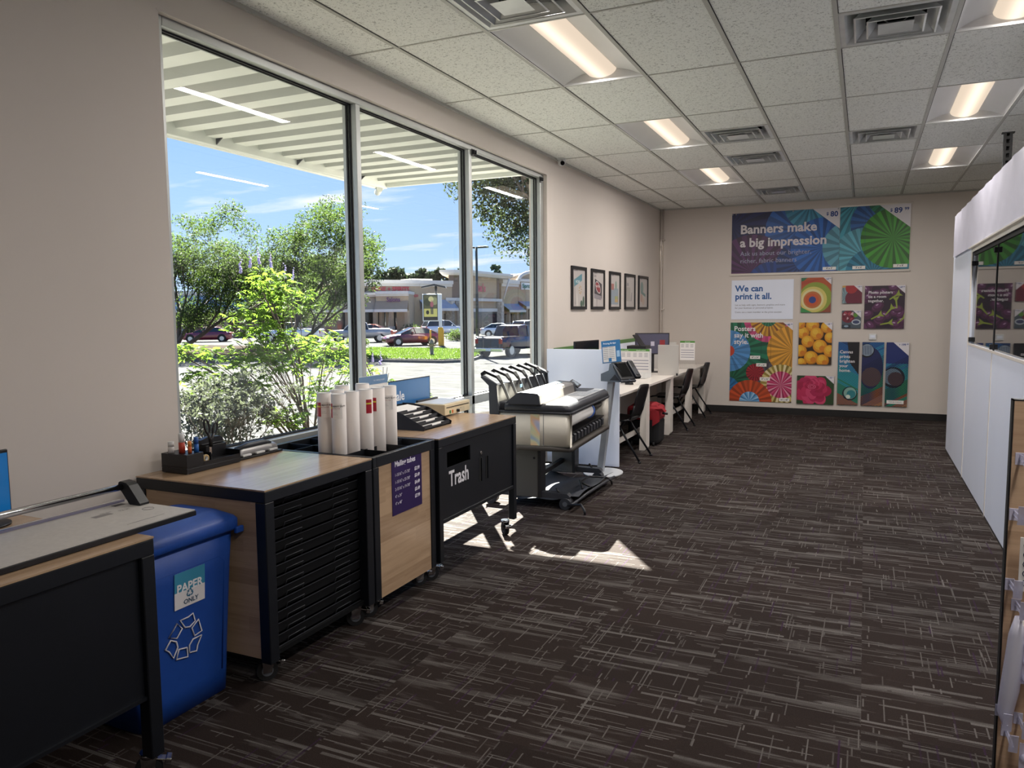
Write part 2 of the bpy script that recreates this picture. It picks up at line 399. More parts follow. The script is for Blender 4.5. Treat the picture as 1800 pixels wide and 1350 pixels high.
# white partition with two reflective openings
PX=3.89
m=MB(); z0,z1=1.262,2.112; ya,yb=5.0,8.14
for (a,b,c,d) in [(9.80,yb,0,2.57),(2.2,ya,0,2.57)]: m.box((PX,min(a,b),.0),(PX+.1,max(a,b),d),'panel_white')
m.box((PX,ya,.0),(PX+.1,yb,z0),'panel_white'); m.box((PX,ya,z1),(PX+.1,yb,2.57),'panel_white')
struct(m.build('wall_partition'))
m=MB()
for y in (6.70,8.20,5.2): m.box((PX-.004,y-.011,.0),(PX-.0002,y+.011,z0 if y<8 else 2.13),'ink_placeholder' if False else 'desk_white')
m.box((PX-.006,ya,z1-.02),(PX-.0002,yb,z1+.012),'desk_white'); m.box((PX-.006,ya,z0-.012),(PX-.0002,yb,z0+.008),'desk_white'); m.box((PX-.006,yb-.01,z0),(PX-.0002,yb+.02,z1),'desk_white')
m.box((PX-.003,2.2,0),(PX-.0002,9.8,.012),'base_black')
struct(m.build('trim_1'))
w=MB(); w.box((PX+.015,6.785,z0),(PX+.03,6.815,z1),'gasket'); w.box((PX+.012,ya,z1-.05),(PX+.03,yb,z1-.02),'gasket')
for y,z in ((6.8,z0+.03),(6.8,z1-.09),(8.12,z0+.04),(8.12,z1-.12)): w.box((PX-.006,y-.012,z-.02),(PX+.02,y+.012,z+.02),'gasket',bev=.003)
wf=struct(w.build('window_2'))
for (a,b) in ((ya,6.785),(6.815,yb)):
    g=MB(); g.box((PX+.02,a,z0),(PX+.026,b,z1),pm('smoked_acrylic','#1a1a1c',.02,spec=.9)); g.build('pane',wf)
# paper covered header above the openings
t=thing('header_fascia','long white paper covered header board along the top of the white partition','sign',(PX-.02,7.9,2.13))
m=MB(); 
NX=60; rng=random.Random(3)
ys=[4.4+i*(9.62-4.4)/NX for i in range(NX+1)]; zs=[2.135,2.2,2.3,2.4,2.5,2.575]
off={(i,j):(.004*math.sin(i*1.3)*math.sin(j*1.7)+(rng.random()-.5)*.004) for i in range(NX+1) for j in range(6)}
G1=[[m.bm.verts.new((PX-.022+off[i,j],ys[i],zs[j])) for j in range(6)] for i in range(NX+1)]
mi=m.mi(pm('fascia_paper','#c6c5d4',.6,nscale=20,namt=.02))
for i in range(NX):
    for j in range(5):
        f=m.bm.faces.new((G1[i][j],G1[i+1][j],G1[i+1][j+1],G1[i][j+1])); f.smooth=True; f.material_index=mi
m.build('paper_cover',t,world=True)
m=MB(); m.box((PX-.014,4.4,2.14),(PX-.001,9.62,2.572),'panel_white'); m.build('board',t,world=True)
m=MB(); m.box((PX-.0305,4.4,2.125),(PX-.001,8.2,2.137),'desk_white'); m.build('lower_edge_strip',t,world=True)
# slotted black post above the partition
t=thing('slotted_post','black slotted steel shelving post rising behind the white partition header','post',(4.1,7.9,0))
m=MB(); y=7.9
for x0,x1 in ((4.055,4.075),(4.10,4.12)): m.box((x0,y,0),(x1,y+.04,3.09),'duct_black')
m.box((4.055,y+.034,0),(4.12,y+.04,3.09),'duct_black'); 
for k in range(9): m.box((4.075,y,2.55+k*.06),(4.10,y+.034,2.575+k*.06),'duct_black')
m.build('channel',t,world=True)
m=MB(); m.box((4.04,y-.006,3.08),(4.135,y+.045,3.09),'duct_black'); m.build('end_plate',t,world=True)
# conduit in the corner
m=MB(); m.cyl((.03,FY-.03,0.1),(.03,FY-.03,H),.012,'wall_paint',10); m.cyl((.062,FY-.02,0.1),(.062,FY-.02,H),.008,'wall_paint',8)
for z in (2.7,1.6): m.box((.015,FY-.045,z),(.08,FY-.001,z+.02),'wall_paint')
tag(m.build('conduit'),'painted conduit pipes running up the far left corner of the room','pipe')
# ---------------------------------------------------------------- storefront window
BX0,BX1=-.15,-.04
w=MB()
def bar(y0,y1,z0,z1,x0=BX0,x1=BX1): w.box((x0,y0,z0),(x1,y1,z1),'alu',bev=.003,seg=1)
bar(2.672,2.722,.0,3.0); bar(7.372,7.448,.0,3.0); bar(2.722,7.372,2.948,3.0); bar(2.722,7.372,.0,.12); bar(2.722,7.372,.795,.872)
for y in (4.2615,5.8375): bar(y-.024,y+.024,.12,2.948)
for y0,y1 in ((2.722,4.2375),(4.2855,5.8135),(5.8615,7.372)):
    for z0_,z1_ in ((.12,.795),(.872,2.948)):
        x0,x1=-.112,-.104; g=.009
        for xx in (-.118,-.094):
            w.box((xx,y0,z0_),(xx+.012,y0+g,z1_),'gasket'); w.box((xx,y1-g,z0_),(xx+.012,y1,z1_),'gasket'); w.box((xx,y0,z0_),(xx+.012,y1,z0_+g),'gasket'); w.box((xx,y0,z1_-g),(xx+.012,y1,z1_),'gasket')
wf=struct(w.build('window_1'))
for y0,y1 in ((2.722,4.2375),(4.2855,5.8135),(5.8615,7.372)):
    for z0_,z1_ in ((.12,.795),(.872,2.948)):
        g=MB(); g.box((-.106,y0+.002,z0_+.002),(-.1,y1-.002,z1_-.002),'glass'); g.build('pane',wf)
m=MB()
m.box((-.036,2.66,2.99),(.0015,7.4485,2.9992),'wall_paint'); m.box((-.036,7.4482,0),(.0015,7.4496,2.99),'wall_paint')
struct(m.build('trim_2'))
for y,lab in ((5.875,'small black roller shade bracket at the top left corner of the third window bay'),(7.36,'small black roller shade bracket at the top right corner of the third window bay')):
    t=thing('shade_bracket',lab,'bracket',(-.035,y,2.93),group=None)
    m=MB(); m.box((-.002,-.022,-.03),(.004,.022,.03),'black_plastic',bev=.002); m.box((.004,-.018,-.012),(.028,-.012,.02),'black_plastic',bev=.001);m.box((.004,.012,-.012),(.028,.018,.02),'black_plastic',bev=.001); m.build('bracket_plate',t)
    m=MB(); m.cyl((.016,-.02,.004),(.016,.02,.004),.008,'black_plastic',10); m.build('pin',t)
# security camera
t=thing('security_camera','small white dome security camera mounted at the top of the left wall','camera',(.0,7.72,3.17))
m=MB(); m.cyl((0,0,.022),(0,0,0.012),.05,'lightgrey_plastic',20,r2=.055); m.box((-.0,-.03,.0),(.03,.03,.024),'lightgrey_plastic',bev=.01); bo=m.build('mount',t,mx=Matrix.Translation((.055,0,0)))
m=MB(); m.sphere((.06,-.0,-.012),.042,'lightgrey_plastic'); m.build('ball',t)
m=MB(); m.cyl((.075,-.022,-.02),(.088,-.042,-.034),.022,'black_gloss',16); m.build('lens',t)
# ---------------------------------------------------------------- ceiling
lights=[(1,j) for j in (0,2,4)]+[(5,j) for j in (-4,-2,0,2,4)]
vents=[(1,-1,1,'square metal ceiling vent nearest the windows, directly before the first light'),
 (4,0,1,'large square metal ceiling vent before the right-hand row of lights'),
 (2,2,1,'metal ceiling vent right of the second light, first of a line of three'),
 (2,3,1,'metal ceiling vent in the middle of a line of three'),
 (2,5,1,'farthest small metal ceiling vent near the banner wall'),
 (4,3,0,'metal ceiling vent between the middle and right grid lines, left of the far right light')]
occ=set(); 
for i,j in lights: occ.add((i,j,0)); occ.add((i,j,1))
for i,j,h,_ in vents: occ.add((i,j,h))
m=MB(); xs=[0]+[COLX(i) for i in range(0,12)]+[RX]; cols=[(-1,0.0,COLX(0))]+[(i,COLX(i),min(COLX(i+1),RX)) for i in range(0,12) if COLX(i)<RX]
for ci,x0,x1 in cols:
    for j in range(-7,7):
        for h in (0,1):
            y0=ROWY(j)+h*.6096; y1=y0+.6096
            y0=max(y0,BY); y1=min(y1,FY)
            if y1<=y0 or (ci,j,h) in occ: continue
            m.box((x0,y0,H),(x1,y1,H+.015),'tile')
struct(m.build('ceiling'))
m=MB()
for i in range(0,12):
    x=COLX(i)
    if x<RX: m.box((x-.0125,BY,H-.006),(x+.0125,FY,H+.0),'tee_white'); m.box((x+.0125,BY,H-.002),(x+.017,FY,H-.0002),'gap_dark')
for j in range(-6,7):
    y=ROWY(j); m.box((0,y-.007,H-.004),(RX,y+.007,H-.0002),'tee_white'); m.box((0,y+.007,H-.002),(RX,y+.0105,H-.0004),'gap_dark')
for i,j,h,_ in vents: y=ROWY(j)+.6096; m.box((COLX(i),y-.007,H-.004),(COLX(i+1),y+.007,H-.0002),'tee_white')
m.box((0,BY,H-.02),(.02,FY,H-.0005),'tee_white'); m.box((0,FY-.02,H-.02),(RX,FY-.0005,H-.0005),'tee_white')
struct(m.build('trim_3'))
# troffers
def lensmat():
    mm=bpy.data.materials.new('light_lens'); mm.use_nodes=True; nt=mm.node_tree; N=nt.nodes; L=nt.links
    for n in list(N): N.remove(n)
    o=N.new('ShaderNodeOutputMaterial'); e=N.new('ShaderNodeEmission'); tc=N.new('ShaderNodeTexCoord'); sx=N.new('ShaderNodeSeparateXYZ'); L.new(tc.outputs['Object'],sx.inputs[0])
    q=math_(N,L,'DIVIDE',sx.outputs[0],.045); g=math_(N,L,'POWER',2.718,math_(N,L,'MULTIPLY',math_(N,L,'MULTIPLY',q,q),-1.0))
    st=math_(N,L,'MULTIPLY_ADD',g,LE1,LE0); L.new(st,e.inputs['Strength']); e.inputs[0].default_value=(1,.82,.64,1); L.new(e.outputs[0],o.inputs[0]); return mm
LE0,LE1=.45,.35
LM=lensmat(); LAMP=19
def troffer(lab):
    t=thing('ceiling_light',lab,'ceiling light',(0,0,H),group='recessed troffer lights in the ceiling grid')
    w,l=.292,.594
    prof=[(-w,0),(-.26,.018),(-.2,.045),(-.15,.06),(-.108,.068)]
    m=MB(); 
    for sg in (-1,1):
        P=[(x*(-sg)*-1 if False else x*(1 if sg==-1 else -1),z) for x,z in prof]
        m.loft([[(x,y,z) for x,z in P] for y in (-l,l)],'silver_white' if False else 'lightgrey_plastic',caps=False,closed=False)
    for y in (-l,l):
        P=prof+[(-x,z) for x,z in prof[::-1]]
        for q in range(len(P)-1): m.face([(P[q][0],y,0),(P[q+1][0],y,0),(P[q+1][0],y,P[q+1][1]),(P[q][0],y,P[q][1])] if 0<q<len(P)-2 else ([(P[q][0],y,0),(P[q+1][0],y,0),(P[q+1][0],y,P[q+1][1])] if q==0 else [(P[q][0],y,0),(P[q+1][0],y,0),(P[q][0],y,P[q][1])]),'lightgrey_plastic')
    m.build('reflector',t)
    m=MB(); m.box((-w,-l,.1),(w,l,.11),'lightgrey_plastic'); 
    for a,b in (((-.3,-.605,-.003),(.3,-.598,.1)),((-.3,.598,-.003),(.3,.605,.1)),((-.3,-.6,-.003),(-.292,.6,.1)),((.292,-.6,-.003),(.3,.6,.1))): m.box(a,b,'lightgrey_plastic')
    m.build('housing',t)
    m=MB(); n=10; lp=[(-.108*math.cos(PI*k/n),.068-.052*math.sin(PI*k/n)) for k in range(n+1)]
    m.loft([[(x,y,z) for x,z in lp] for y in (-l+.02,l-.02)],LM,caps=True,closed=False); m.build('lens',t)
    al=bpy.data.lights.get('troffer_lamp')
    if al is None:
        al=bpy.data.lights.new('troffer_lamp','AREA'); al.shape='RECTANGLE'; al.size=.075; al.size_y=1.13; al.energy=LAMP; al.color=(1,.94,.89)
    lo=bpy.data.objects.new('lamp',al); COL.objects.link(lo); lo.parent=t; lo.location=(0,0,.011)
    return t
t0=None
LAB={(1,0):'first and largest recessed ceiling light in the row nearest the windows',(1,2):'middle recessed ceiling light in the row nearest the windows',(1,4):'farthest recessed ceiling light in the row nearest the windows',
 (5,0):'recessed ceiling light cut off by the top right corner of the picture',(5,2):'middle recessed ceiling light of the right-hand row',(5,4):'farthest recessed ceiling light of the right-hand row, beside the slotted post'}
for i,j in lights:
    lab=LAB.get((i,j),'recessed ceiling light behind the viewpoint, '+('window side' if i==1 else 'partition side')+(', second row back' if j==-2 else ', third row back'))
    loc=((COLX(i)+COLX(i+1))/2,ROWY(j)+.6096,H)
    if t0 is None: t0=troffer(lab); t0.location=loc
    else: dup(t0,loc,label=lab)
def vent(lab):
    t=thing('ceiling_vent',lab,'air vent',(0,0,H),group='square air diffusers in the ceiling grid')
    def frustum(m,r0,z0,r1,z1,mat,th=.002):
        a=[(-r0,-r0,z0),(r0,-r0,z0),(r0,r0,z0),(-r0,r0,z0)]; b=[(-r1,-r1,z1),(r1,-r1,z1),(r1,r1,z1),(-r1,r1,z1)]
        m.loft([a,b],mat,caps=False,smooth=False)
    m=MB()
    m.loft([[(-.298,-.298,-.002),(.298,-.298,-.002),(.298,.298,-.002),(-.298,.298,-.002)],[(-.262,-.262,-.002),(.262,-.262,-.002),(.262,.262,-.002),(-.262,.262,-.002)]],'galv',caps=False,smooth=False)
    frustum(m,.262,-.002,.19,.075,'galv'); m.build('frame',t)
    m=MB(); m.cyl((0,0,.06),(0,0,.16),.15,'duct_black',24,cap=False); m.box((-.29,-.29,.12),(.29,.29,.125),'duct_black'); m.loft([[(-.19,-.19,.075),(.19,-.19,.075),(.19,.19,.075),(-.19,.19,.075)],[(-.19,-.19,.12),(.19,-.19,.12),(.19,.19,.12),(-.19,.19,.12)]],'duct_black',caps=False); m.build('duct',t)
    for r0,r1,z0,z1 in ((.215,.16,-.012,.05),(.15,.10,-.018,.038)):
        m=MB(); frustum(m,r0,z0,r1,z1,'galv'); frustum(m,r0-.004,z0,r1-.004,z1,'galv')
        m.loft([[(-r0,-r0,z0),(r0,-r0,z0),(r0,r0,z0),(-r0,r0,z0)],[(-r0+.01,-r0+.01,z0-.002),(r0-.01,-r0+.01,z0-.002),(r0-.01,r0-.01,z0-.002),(-r0+.01,r0-.01,z0-.002)]],'galv',caps=False,smooth=False); m.build('louver',t)
    m=MB(); m.loft([[(-.09,-.09,-.022),(.09,-.09,-.022),(.09,.09,-.022),(-.09,.09,-.022)],[(-.045,-.045,.0),(.045,-.045,.0),(.045,.045,.0),(-.045,.045,.0)]],'galv',smooth=False); m.build('centre_plate',t)
    for a in (0,PI/2): pass
    m=MB(); 
    for a in (PI/4,3*PI/4,5*PI/4,7*PI/4): m.cyl((.05*math.cos(a),.05*math.sin(a),.0),(.25*math.cos(a),.25*math.sin(a),.04),.002,'galv',6)
    m.build('support_rods',t)
    return t
v0=None
for i,j,h,lab in vents:
    loc=((COLX(i)+COLX(i+1))/2,ROWY(j)+h*.6096+.3048,H)
    if v0 is None: v0=vent(lab); v0.location=loc
    else: dup(v0,loc,label=lab)
# ---------------------------------------------------------------- camera
MR=((0.90872787,0.4172992,-0.00866197),(-0.03108466,0.08835721,0.99560371),(-0.41622998,0.90446359,-0.09326426))
cam=bpy.data.cameras.new('camera'); co=bpy.data.objects.new('camera',cam); COL.objects.link(co); SC.camera=co
cam.sensor_width=36; cam.lens=36*1344.4077/1800; cam.clip_end=2000; cam.clip_start=.05
R_=Matrix(((MR[0][0],MR[1][0],-MR[2][0]),(MR[0][1],MR[1][1],-MR[2][1]),(MR[0][2],MR[1][2],-MR[2][2]))).to_4x4()
co.matrix_world=Matrix.Translation((3.0142,0,1.5851))@R_
# ---------------------------------------------------------------- sun and sky
SUN_E=46; 
sl=bpy.data.lights.new('sun','SUN'); sl.energy=SUN_E; sl.angle=.0093; sl.color=(1,.95,.86); so=bpy.data.objects.new('sun',sl); COL.objects.link(so)
el=math.radians(40); az=math.hypot(.575,.818); sd=Vector((-.575/az*math.cos(el),.818/az*math.cos(el),math.sin(el)))
so.rotation_euler=sd.to_track_quat('Z','Y').to_euler(); so.location=(-10,20,30)
wd=bpy.data.worlds.new('sky'); SC.world=wd; wd.use_nodes=True; nt=wd.node_tree; N=nt.nodes; L=nt.links
for n in list(N): N.remove(n)
o=N.new('ShaderNodeOutputWorld'); bg=N.new('ShaderNodeBackground'); tc=N.new('ShaderNodeTexCoord'); sx=N.new('ShaderNodeSeparateXYZ'); L.new(tc.outputs['Generated'],sx.inputs[0])
z=sx.outputs[2]
rp=N.new('ShaderNodeValToRGB'); L.new(z,rp.inputs[0]); cr=rp.color_ramp
cr.elements[0].position=0.0; cr.elements[0].color=(.55,.70,.92,1); cr.elements[1].position=1.0; cr.elements[1].color=(.08,.20,.6,1)
for p,c in ((.08,(.42,.60,.92,1)),(.22,(.29,.47,.86,1)),(.42,(.19,.37,.80,1))):
    e=cr.elements.new(p); e.color=c
zc=math_(N,L,'MAXIMUM',math_(N,L,'ADD',z,.06),.04)
cv=N.new('ShaderNodeCombineXYZ'); L.new(math_(N,L,'DIVIDE',sx.outputs[0],zc),cv.inputs[0]); L.new(math_(N,L,'DIVIDE',sx.outputs[1],zc),cv.inputs[1])
mp=N.new('ShaderNodeMapping'); mp.inputs['Rotation'].default_value=(0,0,.6); mp.inputs['Scale'].default_value=(.55,1.15,1); mp.inputs['Location'].default_value=(2.3,.9,0); L.new(cv.outputs[0],mp.inputs[0])
nz=N.new('ShaderNodeTexNoise'); nz.inputs['Scale'].default_value=1.0; nz.inputs['Detail'].default_value=9; nz.inputs['Roughness'].default_value=.55; L.new(mp.outputs[0],nz.inputs['Vector'])
# more cover toward the horizon
thr=math_(N,L,'MULTIPLY_ADD',math_(N,L,'MINIMUM',math_(N,L,'MAXIMUM',z,0.0),.30),.62,.475)
cl=N.new('ShaderNodeMapRange'); L.new(nz.outputs['Fac'],cl.inputs['Value']); L.new(thr,cl.inputs['From Min']); L.new(math_(N,L,'ADD',thr,.13),cl.inputs['From Max'])
ccol=mixc(N,L,cl.outputs[0],rp.outputs[0],(.80,.82,.86))
L.new(ccol,bg.inputs[0]); bg.inputs[1].default_value=.80; L.new(bg.outputs[0],o.inputs[0])
SC.view_settings.view_transform='Standard'; SC.view_settings.look='None'; SC.view_settings.exposure=.9; SC.view_settings.gamma=1; SC.view_settings.use_curve_mapping=False
SC.cycles.max_bounces=10; SC.cycles.diffuse_bounces=5; SC.cycles.glossy_bounces=4; SC.cycles.transparent_max_bounces=24; SC.cycles.caustics_reflective=False; SC.cycles.caustics_refractive=False
SC.cycles.use_denoising=True; SC.cycles.sample_clamp_indirect=6
try: SC.cycles.denoiser='OPENIMAGEDENOISE'
except Exception: pass
# ================================================================ POSTERS ON THE FAR WALL
PY=FY-.0005
def poster(name,lab,cat,x0,z0,x1,z1,depth,edge='paper_white',group=None):
    t=thing(name,lab,cat,((x0+x1)/2,FY,z0),group=group)
    m=MB(); m.box((x0,PY-depth,z0),(x1,PY,z1),edge,bev=.002 if depth>.01 else 0)
    a=Art(m,(x0,PY-depth-.0005,z0),(1,0,0),(0,0,1),x1-x0,z1-z0)
    return t,m,a
NAVY=ink('12336e')
def price(t,a,x0,z0,x1,z1,d,cut_w,cut_h,txt,sup,size,sm=True):
    """white corner with a blue price, and a small size label"""
    w,h=x1-x0,z1-z0; m=MB(); b=Art(m,(x0,PY-d-.0035,z0),(1,0,0),(0,0,1),w,h)
    b.poly([(w,h),(w-cut_w,h),(w,h-cut_h)],ink('dcd8dd')); m.build('price_corner',t,world=True,recalc=False)
    m=MB(); b=Art(m,(x0,PY-d-.004,z0),(1,0,0),(0,0,1),w,h)
    xr=w-size*.25-(size*.75 if sup else 0)
    b.text(txt,xr,h-size*1.15,size,ink('1c3f86'),.03,align='RIGHT'); b.text('$',xr-size*.60*len(txt),h-size*.95,size*.6,ink('1c3f86'),.02,align='RIGHT')
    if sup: b.text(sup,w-size*.22,h-size*.85,size*.55,ink('1c3f86'),.03,align='RIGHT')
    m.build('price_lettering',t,world=True,recalc=False)
def sizelabel(t,x0,z0,d,X,Z,w,h,txt,size):
    m=MB(); m.box((X,PY-d-.005,Z),(X+w,PY-d-.0035,Z+h),'paper_white'); m.text(txt,size,(X+w/2,PY-d-.0054,Z+h*.28),(1,0,0),(0,0,1),ink('33343c'),align='CENTER',bold=.02); m.build('size_label',t,world=True,recalc=False)
# banners
t,m,a=poster('fabric_banner','large blue and purple fabric banner reading Banners make a big impression','banner',1.119,2.15,2.645,3.06,.006)
a.rect(0,0,1.526,.91,ink('16204f'))
a.fan(.0,.72,.62,36,shades('1c2458',(1,.7)))
a.fan(.95,.62,.46,36,shades('2a5aa0'))
a.fan(.30,.02,.56,44,shades('4c2653',(1,.62,1.2,.7)))
a.fan(.62,-.25,.42,44,shades('1f3f86',(1,.75)))
a.fan(1.02,.12,.36,40,shades('22407e',(1,.6)))
a.fan(1.12,.98,.36,36,shades('3f86a4',(1,.68,1.15,.8)))
a.fan(1.30,.34,.44,40,shades('2a62b0',(1,.6,1.1,.75)))
a.fan(1.66,.34,.36,30,shades('5f9fb4',(1,.7)))
m.build('printed_fabric',t,world=True,recalc=False)
m=MB(); b=Art(m,(1.119,PY-.0115,2.15),(1,0,0),(0,0,1),1.526,.91)
W_=ink('d9d3d8'); b.text('Banners make',.125,.60,.185,W_,.028,sx=1.04); b.text('a big impression',.125,.40,.185,W_,.028,sx=1.02)
W2=ink('9a9cb8'); b.text('Ask us about our brighter,',.13,.265,.095,W2,0); b.text('richer, fabric banners',.13,.155,.095,W2,0)
m.build('lettering',t,world=True,recalc=False)
price(t,a,1.119,2.15,2.645,3.06,.006,.37,.30,'80','',.105)
sizelabel(t,0,0,.006,2.43,2.165,.18,.045,"4' x 3'",.035)
m=MB()
for x in (1.13,1.18,2.0,2.62): m.cyl((x,PY-.012,3.045),(x,PY-.006,3.045),.009,'chrome',12)
m.build('grommets',t,world=True)
t,m,a=poster('fabric_banner','teal and green fabric banner with the $89.99 corner','banner',2.648,2.15,3.56,3.06,.012)
w=.912
a.rect(0,0,w,.91,ink('2f7d94')); a.fan(.22,.98,.62,56,shades('3f8fa2',(1,.66,1.15,.8))); a.fan(.50,.66,.36,40,shades('2f62a4',(1,.66)))
a.fan(.32,.20,.40,44,shades('5aa3b6',(1,.7,1.12,.8))); a.fan(.45,-.05,.36,40,shades('2f80a0',(1,.66))); a.fan(.68,1.06,.34,40,shades('2a7a5a',(1,.66)))
a.fan(.70,.44,.42,44,shades('3f8f2e',(1,.5,1.15,.7))); a.rect(.335,0,.338,.91,ink('1d4660'))
m.build('printed_fabric',t,world=True,recalc=False)
price(t,a,2.648,2.15,3.56,3.06,.012,.40,.33,'89','99',.105)
sizelabel(t,0,0,.012,2.83,2.165,.17,.045,"3' x 6'",.035); sizelabel(t,0,0,.012,3.36,2.175,.18,.045,"3' x 8'",.035)
for nm,xa,xb,zz,lab in (('banner_rail',1.10,3.575,2.128,'white rail under the two fabric banners'),('banner_rail',2.64,3.58,3.072,'white rail above the green fabric banner')):
    m=MB(); m.box((xa,PY-.022,zz-.014),(xb,PY-.0005,zz+.012),'desk_white',bev=.004); m.cyl((xa-.004,PY-.012,zz),(xb+.004,PY-.012,zz),.012,'desk_white',10)
    tag(m.build(nm),lab,'rail')
# we can print it all
t,m,a=poster('wall_sign','white sign board with blue words We can print it all','sign',1.13,1.445,2.035,2.045,.008,edge='panel_white')
m.build('board',t,world=True,recalc=False)
m=MB(); b=Art(m,(1.13,PY-.0095,1.445),(1,0,0),(0,0,1),.905,.60); B_=ink('1f5c9e')
b.text('We can',.055,.43,.13,B_,.03); b.text('print it all.',.055,.31,.13,B_,.03); g_=ink('6f6f78')
for s_,zz in (('Let us help with signs, banners, graphics and more',.21),('for your business or personal projects.',.165),('Come see a team member at the print counter.',.10)): b.text(s_,.055,zz,.036,g_,0)
m.build('lettering',t,world=True,recalc=False)
# posters say it with style
x0,z0,x1,z1=1.125,.178,2.04,1.398
t,m,a=poster('poster_picture','tall poster of colourful paper fans reading Posters say it with style','poster',x0,z0,x1,z1,.008)
w,h=x1-x0,z1-z0
a.rect(0,0,w,h,ink('3c3a3e'))
a.fan(.10,.80,.48,40,shades('1f6a4e',(1,.6,1.12,.78))); a.fan(.55,.30,.30,30,shades('55505a',(1,.6)))
a.fan(.02,.32,.36,34,shades('1e6044',(1,.55,1.1,.7)));a.fan(-.05,.18,.2,30,shades('2b6fa8',(1,.7)))
a.fan(.56,1.28,.36,44,shades('a8406a',(1,1.35,.85,1.2))); a.fan(.56,1.28,.27,44,[ink('c59030'),ink('7d4a28'),ink('d9a63e'),ink('a0702c')]); a.fan(.56,1.28,.12,30,shades('2d7a5a',(1,.6)))
a.fan(.92,.80,.37,46,shades('cf9434',(1,.66,1.12,.8)))
a.fan(-.02,.78,.32,36,shades('4d86bd',(1,.78,1.1,.88))); a.disc(-.02,.78,.085,ink('b5402c'))
a.fan(.38,.45,.135,36,shades('9c2430',(1,.5,1.1,.66)))
a.fan(.76,.28,.30,48,[ink('c9b878'),ink('7c6a2e'),ink('d8caa0'),ink('93803a')]); a.fan(.76,.27,.205,44,[ink('b02a5a'),ink('d99aae'),ink('8e2048'),ink('c24a72')])
a.fan(.30,.0,.33,44,shades('b84a26',(1,.7,1.15,.82))); a.fan(.30,.0,.15,32,[ink('6aa0cc'),ink('3d78ac'),ink('9cc0de')])
K=ink('1a1b22')
for P in ((.0,.655,.40,.658),(.0,.565,.42,.568),(.0,.37,.50,.373),(.46,.62,.463,h),(.60,.5,.603,h)): a.rect(*P,K)
m.build('print',t,world=True,recalc=False)
m=MB(); b=Art(m,(x0,PY-.0135,z0),(1,0,0),(0,0,1),w,h)
for s_,zz in (('Posters',1.09),('say it with',.99),('style.',.89)): b.text(s_,.055,zz,.105,ink('e2dfe2'),.02)
m.build('lettering',t,world=True,recalc=False)
price(t,a,x0,z0,x1,z1,.008,.14,.12,'40','99',.042)
for X,Z,tx in ((.30,.66,'18" x 24"'),(.395,.545,'24" x 36"'),(.45,.33,'24" x 36"'),(.74,.02,'36" x 48"')): sizelabel(t,0,0,.0075,x0+X,z0+Z,.15,.05,tx,.03)
def canvas(lab,x0,z0,x1,z1,draw,pr=None,words=None,size=.03,name='wall_picture',cw=.13):
    t,m,a=poster(name,lab,'picture',x0,z0,x1,z1,.026,edge='black_plastic'); w,h=x1-x0,z1-z0; draw(a,w,h); m.build('print',t,world=True,recalc=False)
    if words:
        m=MB(); b=Art(m,(x0,PY-.034,z0),(1,0,0),(0,0,1),w,h)
        for s_,X,Z,sz in words: b.text(s_,X,Z,sz,ink('dcd8dc'),.02)
        m.build('lettering',t,world=True,recalc=False)
    if pr: price(t,None,x0,z0,x1,z1,.029,cw,cw*.95,pr[0],pr[1],size)
    return t
rn=random.Random(5)
def d_circle(a,w,h):
    a.rect(0,0,w,h,ink('54402f')); 
    for cx,cy,r,c in ((.2,.55,.30,'2f6f4a'),(.30,.2,.34,'8c4a34'),(.22,.30,.25,'b0542e'),(.20,.22,.225,'8a9a3a'),(.17,.19,.19,'cfc06a'),(.16,.19,.155,'d8cf9a'),(.16,.185,.125,'b86a34'),(.155,.185,.095,'c0552c'),(.16,.185,.05,'2c3f86')): a.disc(cx,cy,r,ink(c),a=.2)
    a.poly([(0,0),(.16,0),(0,.08)],ink('3b8a4a')); a.poly([(0,.46),(0,.40),(.3,.50)],ink('a8442c'))
canvas('small framed print of coloured rings above the apricots',2.142,1.546,2.556,2.058,d_circle,('67','99'),None,.03,cw=.11)
sizel=lambda t,x1,z0: None
def d_apricot(a,w,h):
    a.rect(0,0,w,h,ink('2e1d0c'))
    for cx,cy,r in ((.19,.58,.095),(.06,.47,.09),(.25,.455,.095),(.39,.55,.085),(.44,.40,.08),(.13,.34,.09),(.30,.27,.1),(.03,.20,.09),(.44,.20,.09),(.18,.10,.1),(.34,.06,.09),(.02,.60,.07),(.05,.02,.07)):
        a.disc(cx,cy,r,ink('b06a12')); a.disc(cx-.006,cy+.008,r*.93,ink('cf8a1a')); a.disc(cx-.012,cy+.02,r*.72,ink('dba32c')); a.disc(cx+.03,cy-.03,r*.4,ink('c9771c')); a.disc(cx-.02,cy+.03,r*.4,ink('e2b43c'))
canvas('framed print of orange apricots beside the tall fan poster',2.125,.772,2.586,1.395,d_apricot,('49','99'),None,.03,cw=.12)
def d_peony(a,w,h):
    a.rect(0,0,w,h,ink('2c4426')); cx,cy=.21,.20
    for k in range(9):
        r=.25-.026*k; n=7+k%3
        for q in range(n):
            an=2*PI*q/n+k*.7; a.disc(cx+math.cos(an)*r*.62,cy+.03*k*.4+math.sin(an)*r*.5,r*.48,ink(('9c1c44','b82c56','c8426a','a82450')[(k+q)%4]),ry=r*.36,n=18,a=an)
    for k in range(5): a.disc(cx,cy+.06,.07-.012*k,ink(('a01c44','cc5a7c')[k%2]),ry=.045-.008*k)
canvas('framed print of a red peony flower, lowest in its column',2.117,.178,2.632,.60,d_peony,('79','99'),None,.03,cw=.12)
def d_red(a,w,h):
    a.rect(0,0,w,h,ink('7e2634')); a.disc(.03,.28,.14,ink('c79a52')); a.fan(.04,.10,.13,26,shades('86a0a8',(1,.72))); a.disc(.17,.07,.13,ink('6a2236')); a.disc(.12,.22,.08,ink('a02c30'))
